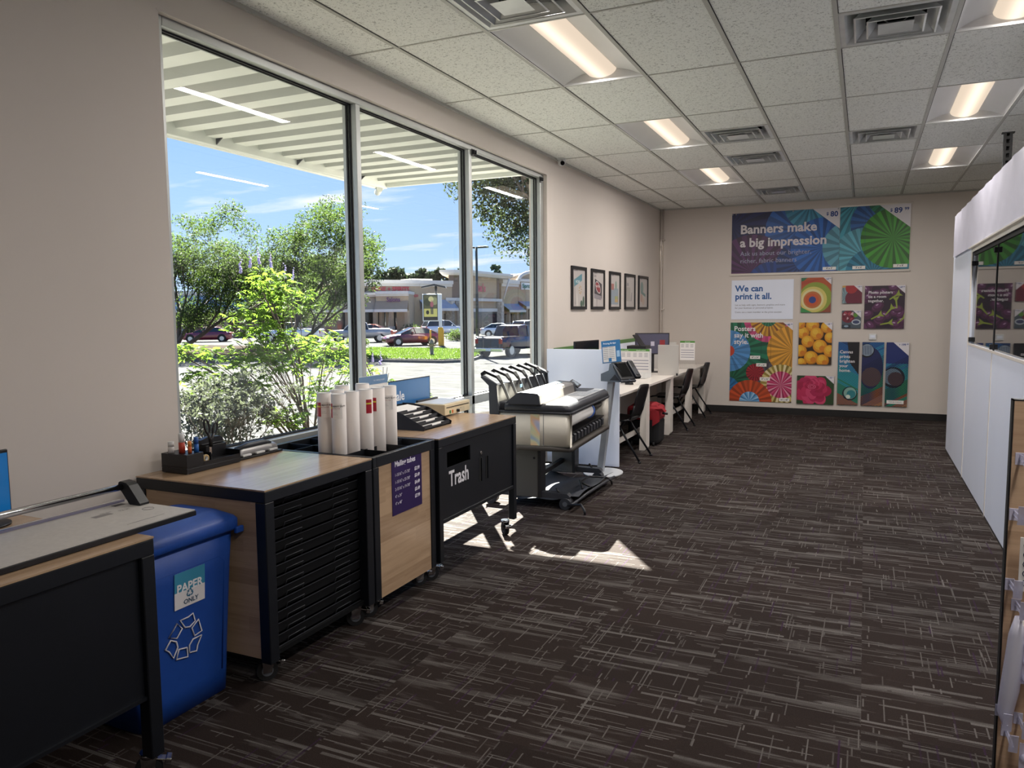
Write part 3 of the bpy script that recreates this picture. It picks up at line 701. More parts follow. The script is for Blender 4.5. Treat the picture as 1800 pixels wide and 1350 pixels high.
canvas('small square print of red and grey paper fans',2.708,1.674,2.970,1.930,d_red,('27','99'),None,.024,cw=.11)
def d_cab(a,w,h):
    a.rect(0,0,w,h,ink('4a5560')); a.disc(.08,.17,.09,ink('6f2434')); 
    for k in range(14): a.disc(.08+rn.uniform(-.06,.06),.17+rn.uniform(-.06,.06),.022,ink(('a03c4c','c9a8ae','5a1c2c')[k%3]),ry=.012,a=rn.random()*3)
    a.disc(.19,.09,.06,ink('b8c0c8'),ry=.04); a.disc(.19,.09,.045,ink('3a4468'),ry=.025); a.disc(.18,.19,.03,ink('5a8a34')); a.rect(0,0,.12,.05,ink('27303c')); a.disc(.06,.03,.03,ink('8aa0b4'),ry=.015)
canvas('small square print of red cabbage below the red fans print',2.713,1.311,2.968,1.568,d_cab,('27','99'),None,.024,cw=.11)
def d_egg(a,w,h):
    a.rect(0,0,w,h,ink('2a1a2c'))
    for k in range(26):
        cx,cy=rn.uniform(0,w),rn.uniform(0,h); an=rn.uniform(-1,1)
        a.disc(cx,cy,.075,ink('47203f'),ry=.055,a=an); a.disc(cx-.01,cy+.01,.055,ink('5e2f58'),ry=.036,a=an); a.disc(cx-.02,cy+.018,.02,ink('a98aa8'),ry=.010,a=an)
    for x,y,an in ((.10,.14,.5),(.28,.20,.9),(.42,.30,1.7),(.44,.08,.8),(.33,.42,.6),(.22,.06,.2)):
        c,s=math.cos(an),math.sin(an); L_=lambda p,q:(x+p*c-q*s,y+p*s+q*c)
        a.poly([L_(-.01,-.008),L_(.10,-.012),L_(.16,-.05),L_(.145,.0),L_(.165,.05),L_(.10,.012),L_(-.01,.008)],ink('8a9a3c')); 
canvas('framed print of purple eggplants reading Photo posters tie a room together',3.008,1.307,3.526,1.92,d_egg,('67','99'),[('Photo posters',.045,.50,.055),('tie a room',.045,.44,.055),('together.',.045,.38,.055)],.032,cw=.12)
FEA=[('2a7f86','123a6a'),('2f9a9a','0e2e66')]
def d_feather(off):
    def f(a,w,h):
        a.rect(0,0,w,h,ink('1a4a6c'))
        for k in range(70):
            y=-.35+k*.022; t_=k/70
            c=('b87a2a','9c5c1e','2f8a5a','2a9aa0','2f86b0','1f5a9c','16306c','141a3c')[min(7,int((t_+rn.uniform(-.06,.06)-.1+off*.05)*8)) if t_+off*.05>.12 else 0]
            sl=.55; a.poly([(0,y),(w,y-sl*w if off==0 else y+sl*w),(w,(y-sl*w if off==0 else y+sl*w)+.013),(0,y+.013)],ink(c))
        if off==0: a.poly([(.12,h),(w,h),(w,.45),(.16,.62)],ink('17141a')); a.disc(.17,.17,.10,ink('10202c')); a.disc(.175,.175,.085,ink('7fa59c')); a.disc(.19,.16,.06,ink('2f7c84')); a.disc(.15,.12,.03,ink('cfd8cc'))
        if off==1: a.disc(.12,.55,.16,ink('1b2352'),ry=.3); a.disc(.06,.80,.10,ink('15171f')); a.disc(.065,.81,.085,ink('8fa0b0')); [a.rect(.0+.02*k,.74,.008+.02*k,.88,ink('2a3350')) for k in range(7)]; a.disc(.13,.42,.13,ink('5a4440'),ry=.14)
        if off==2: a.rect(0,.62,w,h,ink('1c2c6a')); a.disc(.10,.42,.15,ink('101218')); a.disc(.09,.43,.12,ink('6f8494')); a.disc(.13,.40,.10,ink('4a3430')); 
        for k in range(26):
            y=.30+k*.022
            if off>=1: a.poly([(0,y-.3),(w,y-.12),(w,y-.113),(0,y-.293)],ink('0f1c3c'))
    return f
cz=((2.678,2.96),(2.998,3.284),(3.314,3.602))
canvas('left canvas of the blue feather triptych, reading Canvas prints brighten your home',cz[0][0],.185,cz[0][1],1.11,d_feather(0),None,[(s_,.02,.76-.068*k,.062) for k,s_ in enumerate(('Canvas','prints','brighten','your','home.'))],name='canvas_picture')
canvas('middle canvas of the blue feather triptych, with one water drop at top',cz[1][0],.185,cz[1][1],1.11,d_feather(1),None,name='canvas_picture')
tt=canvas('right canvas of the blue feather triptych, with the $199.99 corner',cz[2][0],.185,cz[2][1],1.11,d_feather(2),('199','99'),None,.04,name='canvas_picture',cw=.2)
m=MB(); m.box((3.34,PY-.034,.225),(3.56,PY-.031,.275),'paper_white'); m.text('Canvas triptych',.026,(3.45,PY-.0345,.245),(1,0,0),(0,0,1),ink('33343c'),align='CENTER'); m.build('size_label',tt,world=True,recalc=False)
t=thing('thermostat','small white square wall control between the eggplant print and canvases','switch',(3.13,FY,1.14))
m=MB(); m.box((3.078,PY-.02,1.143),(3.178,PY,1.232),'lightgrey_plastic',bev=.006); m.build('cover',t,world=True)
m=MB(); m.box((3.095,PY-.024,1.17),(3.16,PY-.02,1.21),'panel_white',bev=.003); m.build('face_plate',t,world=True)
# ================================================================ FRAMED CERTIFICATES ON THE LEFT WALL
def frame_art(k,a,w,h):
    g=ink('77757c')
    if k==0:
        a.text('Cover',.05,.40,.05,g,.01); a.poly([(.05,.30),(.05,.22),(.32,.30),(.32,.38)],ink('5b8a96')); a.text('WORK',.10,.265,.05,ink('cfd6d8'),.02)
        a.fan(.26,.19,.05,16,[ink('b08a4a'),ink('c9c2b8')],r0=.03); a.poly([(.08,.02),(.10,.02),(.07,.26),(.06,.26)],ink('8f8a86')); a.poly([(.12,.0),(.2,.0),(.14,.2)],ink('cfcac4')); a.disc(.3,.03,.04,ink('4f6657')); a.disc(.37,.06,.03,ink('4f6657'),ry=.06)
    if k==1:
        a.text('Business',.06,.40,.04,g,.01); a.text('Cards',.06,.36,.04,g,.01); a.poly([(.07,.12),(.37,.10),(.37,.28),(.10,.34)],ink('4a4448')); a.disc(.22,.235,.11,ink('cfc8c6'),ry=.06,a=-.5); a.disc(.22,.235,.098,ink('8c4044'),ry=.05,a=-.5); a.text('NATION',.13,.235,.04,ink('d8d0cc'),.02); a.poly([(.07,.10),(.35,.08),(.35,.13),(.07,.16)],ink('8f898e')); a.rect(.17,0,.18,.09,ink('6a6468'))
    if k==2:
        a.text('Flyers',.05,.40,.045,g,.01); a.rect(.02,.03,.36,.24,ink('8f9aa4')); a.rect(.05,.22,.16,.30,ink('a06a64')); a.disc(.25,.28,.03,ink('6f9080'),ry=.06); a.rect(.2,.06,.34,.10,ink('b89a68')); a.rect(.2,.1,.34,.14,ink('9aa070'))
    if k==3:
        a.text('Books',.05,.40,.045,g,.01); a.rect(.06,.29,.16,.33,ink('9a9698')); a.rect(.04,.08,.24,.27,ink('aaa49e')); a.poly([(.26,.08),(.29,.08),(.32,.2),(.3,.2)],ink('6f6c70'))
    if k==4:
        a.text('Photo',.05,.40,.045,g,.01); a.disc(.16,.28,.08,ink('7f9490'),ry=.09); a.poly([(.1,.2),(.36,.15),(.36,.19),(.12,.24)],ink('6f8a86')); a.disc(.14,.13,.06,ink('b8998c')); a.disc(.24,.08,.07,ink('c0aea0'),ry=.05)
fl=['first framed flyer next to the window, with a blue slanted word','second framed flyer, with a dark red oval badge','middle framed flyer, with pale blue and orange blocks','fourth framed flyer, nearly plain grey sheet','last framed flyer, nearest the far corner']
fy=[(8.148,8.645),(8.838,9.345),(9.56,10.04),(10.257,10.765),(10.955,11.485)]
for k,(ya_,yb_) in enumerate(fy):
    za,zb=1.612,2.103
    t=thing('picture_frame',fl[k],'picture frame',(0,(ya_+yb_)/2,za),group=None)
    m=MB(); fw=.035
    for a_,b_ in (((ya_,za),(ya_+fw,zb)),((yb_-fw,za),(yb_,zb)),((ya_+fw,za),(yb_-fw,za+fw)),((ya_+fw,zb-fw),(yb_-fw,zb))): m.box((.001,a_[0],a_[1]),(.024,b_[0],b_[1]),'black_plastic',bev=.003)
    m.build('frame',t,world=True)
    m=MB(); m.box((.001,ya_+fw,za+fw),(.010,yb_-fw,zb-fw),ink('bdb6b2'))
    a=Art(m,(.0105,ya_+fw,za+fw),(0,1,0),(0,0,1),yb_-ya_-2*fw,zb-za-2*fw); frame_art(k,a,a.w,a.h); m.build('flyer',t,world=True,recalc=False)
# ================================================================ CABINETS ALONG THE WINDOW
def caster_mb(t,x,y,r=.045,ang=.5,lever=True):
    """one castor: wheel, fork, brake lever"""
    c,s=math.cos(ang),math.sin(ang); P=lambda u,v,z:(x+u*c-v*s,y+u*s+v*c,z)
    m=MB(); m.cyl(P(0,-.014,r),P(0,.014,r),r,'rubber',24); m.cyl(P(0,-.016,r),P(0,.016,r),r*.55,'mid_grey_plastic',16); m.cyl(P(0,-.02,r),P(0,.02,r),.008,'chrome',8)
    w=m.build('caster',t,world=True)
    m=MB()
    for sg in (-1,1):
        a=[P(-.018,sg*.018,r-.008),P(.018,sg*.018,r-.008),P(.03,sg*.018,r*2+.008),P(-.022,sg*.018,r*2+.008)]
        b=[P(-.018,sg*.021,r-.008),P(.018,sg*.021,r-.008),P(.03,sg*.021,r*2+.008),P(-.022,sg*.021,r*2+.008)]
        m.loft([a,b],'chrome',smooth=False)
    m.cyl(P(.004,0,r*2+.004),P(.004,0,r*2+.02),.03,'chrome',16)
    m.build('fork',w,world=True) if False else None
    f=m.build('fork',w); 
    if lever:
        m=MB(); m.box((-.01,-.016,0),(.062,.016,.006),'chrome',bev=.002); m.box((.045,-.022,-.012),(.066,.022,.012),'chrome',bev=.004)
        m.build('brake_lever',w,mx=Matrix.Translation(P(.01,0,r*2-.005))@Matrix.Rotation(ang,4,'Z')@Matrix.Rotation(.25,4,'Y'))
    # child meshes were made in world space: shift into the parent's frame
    inv=wmat(t).inverted()
    for o in w.children: o.data.transform(inv)
    return w
def frame_legs(t,x0,x1,y0,y1,zt,zb,lw=.055,mat='black_steel'):
    for x,y in ((x0,y0),(x1-lw,y0),(x0,y1-lw),(x1-lw,y1-lw)):
        m=MB(); m.box((x,y,zb),(x+lw,y+lw,zt),mat,bev=.003,seg=1); m.build('leg',t,world=True)
# --- cabinet 1: blueprint drawers
X0,X1=.03,.785; Y0,Y1=2.39,3.15; ZT=.86
t=thing('drawer_cabinet','wheeled cabinet of many thin black drawers with an oak top, right of the blue bin','cabinet',((X0+X1)/2,(Y0+Y1)/2,0))
m=MB(); m.box((X0,Y0,ZT-.006),(X1,Y1,ZT),'oak_laminate_y'); m.build('top_panel',t,world=True)
m=MB(); m.box((X0,Y0,ZT-.055),(X1,Y1,ZT-.0062),'black_steel',bev=.003,seg=1); m.build('top_frame',t,world=True)
frame_legs(t,X0,X1,Y0,Y1,ZT-.055,.11)
m=MB(); m.box((X0+.055,Y0+.006,.125),(X1-.055,Y0+.022,ZT-.055),'oak_laminate_x'); m.build('side_panel',t,world=True)
m=MB(); m.box((X0+.055,Y1-.022,.125),(X1-.055,Y1-.006,ZT-.055),'oak_laminate_x'); m.box((X0+.004,Y0+.055,.125),(X0+.02,Y1-.055,ZT-.055),'black_steel'); m.box((X0+.05,Y0+.03,.12),(X1-.03,Y1-.03,.14),'black_steel_inner');m.build('back_panel',t,world=True)
nd=13; zh=(ZT-.055-.135)/nd; d0=None
for k in range(nd):
    z=.14+k*zh
    if d0 is None:
        # one drawer: thin tray with two wire pulls
        m=MB(); m.box((X0+.06,Y0+.06,0),(X1-.05,Y1-.06,.012),'black_steel_inner'); m.box((X1-.054,Y0+.06,0),(X1-.050,Y1-.06,zh-.003),'black_steel_inner'); m.box((X1-.0502,Y0+.06,.0),(X1-.046,Y1-.06,.0022),'dark_grey_plastic')
        d=m.build('drawer',t,world=True); d0=d
        for yc in (Y0+.21,Y1-.21):
            m=MB(); m.tube([(X1-.05,yc-.055,.008),(X1-.043,yc-.055,.010),(X1-.036,yc-.055,.030),(X1-.036,yc+.055,.030),(X1-.043,yc+.055,.010),(X1-.05,yc+.055,.008)],.0018,'dark_grey_plastic',6)
            h=m.build('handle',d); h.data.transform(wmat(t).inverted())
        d.location.z=z
    else:
        c=d0.copy(); COL.objects.link(c); c.location.z=z
        for ch in d0.children: q=ch.copy(); COL.objects.link(q); q.parent=c
for x,y,a in ((X1-.09,Y0+.07,.9),(X1-.09,Y1-.05,.7),(X0+.07,Y0+.05,.3),(X0+.07,Y1-.05,.3)): caster_mb(t,x,y,ang=a)
# --- cabinet 2: mailing tube box
Y0,Y1=3.165,3.775; X1b=.782
t=thing('tube_cabinet','wheeled oak-sided box with divided open top holding mailing tubes','cabinet',((X0+X1b)/2,(Y0+Y1)/2,0))
m=MB()
for a,b in (((X0,Y0),(X1b,Y0+.03)),((X0,Y1-.03),(X1b,Y1)),((X0,Y0+.03),(X0+.03,Y1-.03)),((X1b-.03,Y0+.03),(X1b,Y1-.03))): m.box((*a,ZT-.055),(*b,ZT-.001),'black_steel',bev=.002,seg=1)
m.build('top_frame',t,world=True)
frame_legs(t,X0,X1b,Y0,Y1,ZT-.055,.11,.05)
m=MB(); m.box((X1b-.024,Y0+.05,.11),(X1b-.006,Y1-.05,ZT-.045),'oak_laminate_y'); m.build('front_panel',t,world=True)
m=MB(); m.box((X0+.05,Y0+.004,.13),(X1b-.05,Y0+.012,ZT-.055),'black_steel'); m.box((X0+.05,Y1-.012,.13),(X1b-.05,Y1-.004,ZT-.055),'black_steel'); m.box((X0+.004,Y0+.05,.13),(X0+.012,Y1-.05,ZT-.055),'black_steel'); m.box((X0+.01,Y0+.01,.13),(X1b-.03,Y1-.01,.14),'black_steel_inner'); m.build('shell_panels',t,world=True)
m=MB()
for k in (1,2,3): x=X0+.03+(X1b-X0-.06)*k/4; m.box((x-.0015,Y0+.03,.62),(x+.0015,Y1-.03,ZT-.006),'black_steel')
for k in (1,2): y=Y0+.03+(Y1-Y0-.06)*k/3; m.box((X0+.03,y-.0015,.62),(X1b-.03,y+.0015,ZT-.006),'black_steel')
m.box((X0+.03,Y0+.03,.615),(X1b-.03,Y1-.03,.62),'black_steel_inner')
m.build('divider_grid',t,world=True)
PUR=ink('2a1450')
m=MB(); m.box((X1b-.0058,3.335,.515),(X1b-.003,3.632,.845),PUR); so_=m.build('price_sign',t,world=True)
m=MB(); WT=ink('e8e4ee')
xx=X1b-.0024; m.text('Mailing tubes',.041,(xx,3.362,.775),(0,1,0),(0,0,1),WT,bold=.03,sx=.95)
for k,(a,b) in enumerate((('1-15/16" x 17-7/8"','$2.99'),('1-15/16" x 23-7/8"','$3.49'),('2-15/16" x 19-7/8"','$4.49'),('4" x 24"','$5.49'),('4" x 48"','$7.99'))):
    z=.722-k*.0385; m.text(a,.0235,(xx,3.362,z),(0,1,0),(0,0,1),WT,sx=.85); m.text(b,.026,(xx,3.557,z),(0,1,0),(0,0,1),WT,bold=.04,sx=.9)
o=m.build('lettering',so_,recalc=False); o.data.transform(wmat(t).inverted())
for x,y,a in ((X1b-.09,Y0+.055,.8),(X1b-.09,Y1-.055,.9),(X0+.07,Y0+.05,.3),(X0+.07,Y1-.05,.3)): caster_mb(t,x,y,ang=a)
# --- mailing tubes standing in the box
def tube(lab,x,y,zt,la=0,kind=0,r=.0385):
    t=thing('mailing_tube',lab,'mailing tube',(x,y,.62),group='white cardboard mailing tubes standing in the box')
    h=zt-.62
    m=MB(); m.lathe([(r,.0),(r,h),(r-.003,h+.0005)],'tube_card',n=32); m.build('tube_wall',t)
    m=MB(); m.lathe([(.001,h-.003),(r-.008,h-.003),(r-.006,h+.003),(r-.002,h+.0035),(r-.0025,h)],'clear_plastic' if False else 'lightgrey_plastic',n=28); m.build('end_cap',t)
    if kind:
        def patch(a0,a1,z0,z1,mat,name,rr):
            m=MB(); n=8; A=[(rr*math.cos(a0+(a1-a0)*k/n),rr*math.sin(a0+(a1-a0)*k/n)) for k in range(n+1)]
            m.loft([[(x,y,z0) for x,y in A],[(x,y,z1) for x,y in A]],mat,caps=False,closed=False); return m
        z1=h-.045 if kind==1 else h-.05
        if kind in (1,3):
            m=patch(la-.35,la+.55,z1-.075,z1,ink('b01c30'),'label',r+.0006); lb=m.build('label',t,recalc=False)
            m=patch(la-.35,la+.5,z1-.026,z1-.018,ink('e8d44a'),'x',r+.001); m.build('stripe',lb,recalc=False)
        if kind in (1,2):
            m=patch(la+.55,la+1.95,z1-.08,z1,ink('f2efec'),'l',r+.0006); lb=m.build('label',t,recalc=False)
            m=MB(); a=la+.95; n=Vector((math.cos(a),math.sin(a),0)); rt=Vector((-math.sin(a),math.cos(a),0))
            # lettering wraps with the tube
            def wrap(mm,rr):
                for v in mm.bm.verts:
                    an=la+.58+v.co.x/rr; v.co=Vector((rr*math.cos(an),rr*math.sin(an),v.co.z))
            m.text('HEAVY DUTY',.0125,(0,0,z1-.018),(1,0,0),(0,0,1),ink('26242a'),bold=.02); m.text('MAILING TUBE',.0065,(0,0,z1-.028),(1,0,0),(0,0,1),ink('a03040'))
            m.text('3 in x 24 in',.0045,(.002,0,z1-.050),(1,0,0),(0,0,1),ink('44424a')); m.text('7.6 cm x 61 cm',.0045,(.002,0,z1-.058),(1,0,0),(0,0,1),ink('44424a')); wrap(m,r+.0011); m.build('lettering',lb,recalc=False)
    return t
LA=-.95
tube('white mailing tube with red and yellow label, leftmost at the front',.43,3.238,1.168,-1.95,1)
tube('white mailing tube labelled HEAVY DUTY, front, second from the left',.522,3.238,1.165,-2.4,1)
tube('plain white mailing tube, right one of the front left bundle',.535,3.335,1.17,LA,0)
tube('plain white mailing tube tucked behind the front left bundle',.44,3.335,1.175,LA,0)
tube('plain white mailing tube between the two bundles, at the back',.40,3.43,1.188,LA,0)
tube('white mailing tube with its red label at the right edge, left in the right bundle',.555,3.432,1.172,-.55,3)
tube('white mailing tube with red label at its left edge, middle of the right bundle',.57,3.527,1.173,-1.75,3)
tube('white mailing tube labelled HEAVY DUTY, rightmost of all',.585,3.62,1.176,-2.5,2)
tube('plain white mailing tube behind the right bundle',.45,3.55,1.19,LA,0)
# --- cabinet 3: trash cabinet
Y0,Y1=3.79,4.875; X1c=.80
t=thing('trash_cabinet','long black steel cabinet marked Trash with an oak top, on casters','cabinet',((X0+X1c)/2,(Y0+Y1)/2,0))
m=MB(); m.box((X0,Y0,ZT-.006),(X1c,Y1,ZT),'oak_laminate_y'); m.build('top_panel',t,world=True)
m=MB(); m.box((X0,Y0,ZT-.055),(X1c,Y1,ZT-.0062),'black_steel',bev=.003,seg=1); m.build('top_frame',t,world=True)
frame_legs(t,X0,X1c,Y0,Y1,ZT-.055,.12,.045)
m=MB(); S=(3.905,4.2,.665,.76); XF=X1c-.012
m.box((XF-.012,Y0+.045,.37),(XF,S[0],ZT-.055),'black_steel'); m.box((XF-.012,S[1],.37),(XF,Y1-.045,ZT-.055),'black_steel'); m.box((XF-.012,S[0],.37),(XF,S[1],S[2]),'black_steel'); m.box((XF-.012,S[0],S[3]),(XF,S[1],ZT-.055),'black_steel')
m.box((X0+.02,Y0+.01,.36),(XF-.0125,Y1-.01,.37),'black_steel'); m.box((XF-.02,Y0+.04,.345),(X1c-.004,Y1-.04,.369),'black_steel',bev=.002,seg=1)
fp=m.build('front_panel',t,world=True)
m=MB(); m.box((XF-.2,S[0]-.02,S[2]-.05),(XF-.19,S[1]+.02,S[3]+.05),'duct_black'); m.box((X0+.005,Y0+.04,.37),(X0+.015,Y1-.04,ZT-.055),'black_steel'); m.box((X0+.04,Y0+.004,.37),(XF-.013,Y0+.014,ZT-.055),'black_steel'); m.box((X0+.04,Y1-.014,.37),(XF-.013,Y1-.004,ZT-.055),'black_steel'); m.build('side_panels',t,world=True)
m=MB(); m.text('Trash',.132,(XF+.0006,3.925,.55),(0,1,0),(0,0,1),ink('e6e4e8'),bold=.022,sx=.83); m.build('lettering',t,world=True,recalc=False)
for y in (4.335,4.425):
    m=MB(); m.box((XF+.0004,y-.012,.50),(XF+.0012,y+.012,.65),'duct_black'); m.box((XF+.001,y+.01,.50),(XF+.008,y+.016,.65),'black_steel'); m.build('recessed_handle',t,world=True)
m=MB(); m.cyl((XF,4.345,.685),(XF+.006,4.345,.685),.011,'chrome',16); m.build('lock',t,world=True)
for x,y,a in ((X1c-.09,Y0+.035,.8),(X1c-.08,Y1-.03,-.75),(X0+.07,Y0+.05,.3),(X0+.07,Y1-.05,.3)): caster_mb(t,x,y,r=.045,ang=a)
# --- front left work table
TX0,TX1,TY0,TY1=.17,.905,.25,1.745
t=thing('work_table','black steel work table with oak top at the left edge, before the blue bin','table',((TX0+TX1)/2,1,0))
m=MB(); m.box((TX0,TY0,ZT-.006),(TX1,TY1,ZT),'oak_laminate_y'); m.build('top_panel',t,world=True)
m=MB(); m.box((TX0,TY0,ZT-.06),(TX1,TY1,ZT-.0062),'black_steel',bev=.003,seg=1); m.build('top_frame',t,world=True)
frame_legs(t,TX0,TX1,TY0,TY1,ZT-.06,.11,.05)
m=MB(); m.box((TX1-.03,TY0+.05,.33),(TX1-.018,TY1-.052,ZT-.06),'black_steel'); m.box((TX1-.035,TY0+.05,.318),(TX1-.008,TY1-.05,.330),'black_steel'); m.box((TX0+.01,TY0+.05,.33),(TX0+.02,TY1-.05,ZT-.06),'black_steel'); m.box((TX0+.02,TY0+.05,.325),(TX1-.03,TY1-.05,.335),'black_steel'); m.build('modesty_panel',t,world=True)
for x,y,a in ((TX1-.06,TY1-.02,.75),(TX1-.06,TY0+.03,.6),(TX0+.05,TY1-.03,.3),(TX0+.05,TY0+.03,.3)): caster_mb(t,x,y,ang=a)
# --- paper trimmer on the table
t=thing('paper_trimmer','long rotary paper trimmer with grey board and chrome rail lying on the work table','paper trimmer',(.63,1.2,.86))
m=MB(); m.box((.43,.45,.8615),(.832,1.992,.880),'black_plastic',bev=.002); m.build('base_board',t,world=True)
m=MB(); m.box((.435,.455,.8802),(.829,1.988,.8838),pm('grey_board','#c2beb9',.55,nscale=60,namt=.05)); sf=m.build('cutting_surface',t,world=True)
m=MB(); q=Art(m,(.43,.45,.8842),(0,1,0),(-1,0,0),1.54,.4)
m=MB(); gi=ink('46444a'); o_=(.0,.0,.8843)
m.text('12 in',.022,(.60,1.86,.8842),(0,1,0),(-1,0,0),gi); m.text('300 mm',.014,(.575,1.80,.8842),(0,1,0),(-1,0,0),gi)
for k in range(5): m.box((.58+k*.006,1.76,.8839),(.582+k*.006,1.83,.8842),gi)
m.tube([(.66+.02*math.cos(a),1.93+.02*math.sin(a),.884) for a in [PI*2*k/14 for k in range(14)]],.0008,gi,4,closed=True); m.box((.775,1.75,.8839),(.777,1.9,.8842),gi); m.box((.50,1.90,.8839),(.525,1.945,.8843),'black_plastic'); 
o=m.build('ruler_marks',sf,recalc=False); o.data.transform(wmat(t).inverted())
m=MB(); m.box((.475,.5,.884),(.487,1.97,.892),pm('clamp_strip','#7f7c92',.2)); m.build('clamp_strip',t,world=True)
m=MB(); m.cyl((.505,.50,.947),(.505,1.945,.947),.0125,'chrome',20); m.build('rail',t,world=True)
for y in (.47,1.965):
    m=MB(); m.loft([[(x,yy,z) for x,z in ((.49,.962),(.50,.968),(.53,.965),(.545,.955),(.60,.892),(.60,.884),(.545,.884),(.505,.93),(.49,.94))] for yy in (y-.02,y+.02)],'black_plastic',smooth=False); m.build('end_bracket',t,world=True)
# tablet display on the table
t=thing('tablet_display','blue tablet screen on a round stand at the left edge of the picture','screen',(.26,1.45,.86))
m=MB(); m.box((.252,1.20,.892),(.262,1.69,1.118),'black_plastic',bev=.004); m.build('frame',t,world=True)
m=MB(); m.box((.2622,1.21,.900),(.2632,1.685,1.106),pm('screen_blue','#0f4f86',.15,emit=(.004,.06,.17),estr=.55)); m.build('screen',t,world=True)
m=MB(); m.cyl((.26,1.60,.8605),(.26,1.60,.868),.075,'black_plastic',32); m.cyl((.25,1.60,.868),(.25,1.60,.95),.012,'black_plastic',12); m.build('stand',t,world=True)
# --- blue recycling bin
t=thing('recycling_bin','tall blue paper recycling bin with PAPER ONLY sticker, between table and drawer cabinet','bin',(.45,2.12,0))
def rr(x0,x1,y0,y1,z,r=.04,n=5):
    P=[]
    for cx,cy,a0 in ((x1-r,y1-r,0),(x0+r,y1-r,PI/2),(x0+r,y0+r,PI),(x1-r,y0+r,3*PI/2)):
        for k in range(n+1): a=a0+PI/2*k/n; P.append((cx+r*math.cos(a),cy+r*math.sin(a),z))
    return P
m=MB(); m.loft([rr(.345,.588,1.918,2.350,.0),rr(.335,.5928,1.910,2.355,.10),rr(.325,.598,1.903,2.360,.22),rr(.315,.606,1.895,2.366,.36),rr(.30,.616,1.885,2.374,.54),rr(.29,.628,1.872,2.381,.70)],'bin_blue',smooth=True)
bd=m.build('body',t,world=True)
m=MB()
# raised moulded panel outline on the wide face
def onface(y,z,d=.0015): return (.588+(z/.70)*.033+d,y,z)
pts=[onface(1.95,.10),onface(1.94,.55),onface(1.98,.592),onface(2.29,.592),onface(2.322,.565),onface(2.305,.10)]
m.tube(pts,.003,'bin_blue',6); o=m.build('moulded_rib',bd); o.data.transform(wmat(t).inverted())
m=MB(); m.loft([rr(.27,.648,1.85,2.386,.690,.04),rr(.265,.655,1.846,2.389,.700,.04),rr(.262,.656,1.846,2.389,.735,.04),rr(.275,.645,1.86,2.38,.748,.04),rr(.34,.58,1.93,2.34,.775,.04),rr(.36,.56,1.95,2.32,.777,.04)],'bin_blue'); m.build('lid',t,world=True)
m=MB(); m.box((.652,2.345,.678),(.668,2.388,.705),'bin_blue',bev=.004); m.build('lid_handle',t,world=True)
# sticker
fz=lambda z:.588+(z/.70)*.038+.0012
def fplane(m,pts,mat,d=0): m.face([(fz(z)+d,y,z) for y,z in pts],mat)
SY0,SY1,SZ0,SZ1=2.062,2.212,.440,.586
m=MB(); fplane(m,[(SY0,SZ0),(SY1,SZ0),(SY1,SZ1),(SY0,SZ1)],ink('e6e2e2'),.0016); fplane(m,[(SY0,SZ0+.068),(SY1,SZ0+.068),(SY1,SZ1),(SY0,SZ1)],ink('3f8fae'),.002)
for v in m.bm.verts: pass
st=m.build('sticker',t,world=True,recalc=False)
sl_=.038/.70; upv=Vector((sl_,0,1)).normalized()
def ftxt(m,s,size,y,z,mat,**k): m.text(s,size,(fz(z)+.003,y,z),(0,1,0),upv,mat,**k)
m=MB(); ftxt(m,'PAPER',.047,2.072,.506,ink('f0eef0'),bold=.03,sx=.97); ftxt(m,'ONLY',.027,2.105,.452,ink('33536e'),bold=.02)
def recycle(m,cy,cz,R,mat,mat2=None,th=None,outline=False):
    for k in range(3):
        a=PI/2+k*2*PI/3
        def Q(u,v): # u tangential, v radial
            ca,sa=math.cos(a),math.sin(a); yy=cy+(-sa)*u+ca*v; zz=cz+ca*u+sa*v; return (yy,zz)
        A=[(-.42,.30),(-.20,.62),(.22,.62),(.42,.34),(.58,.42),(.46,.02),(.06,.14),(.22,.24),(.08,.42),(-.08,.42),(-.22,.18)]
        P=[Q(u*R*1.15,v*R*1.15+R*.12) for u,v in A]
        if not outline: m.face([(fz(z)+.003,y,z) for y,z in P],mat)
        else: m.tube([(fz(z)+.0016,y,z) for y,z in P],th,mat,6,closed=True)
recycle(m,2.136,.492,.020,ink('2f6f92')); o=m.build('lettering',st,recalc=False); o.data.transform(wmat(t).inverted())
m=MB()
# three bent arrows drawn in white outline
C_=(0,.95); D1=(.5,.866); N1=(.866,-.5); D2=(.5,-.866); N2=(-.866,-.5)
def off_(d,a,n,b): return (C_[0]+d[0]*a+n[0]*b,C_[1]+d[1]*a+n[1]*b)
PL_=lambda r,a:(r*math.cos(math.radians(a)),r*math.sin(math.radians(a)))
ARM_A=[PL_(1.0,158),PL_(1.0,118),PL_(.56,108),PL_(.52,160)]
ARM_B=[PL_(1.0,106),PL_(.98,78),PL_(1.14,66),PL_(.86,46),PL_(.52,58),PL_(.52,92)]
def arrow(m,cy,cz,R,th,mat):
    for k in range(3):
        a=k*2*PI/3
        def Q(u,v):
            ca,sa=math.cos(a),math.sin(a); return (cy+u*ca-v*sa,cz+u*sa+v*ca)
        for P in (ARM_A,ARM_B):
            m.tube([(fz(z)+.0012,y,z) for y,z in (Q(u*R,v*R) for u,v in P)],th,mat,5,closed=True)
arrow(m,2.112,.312,.084,.0034,ink('e4e0e4')); m.build('recycling_emblem',t,world=True)
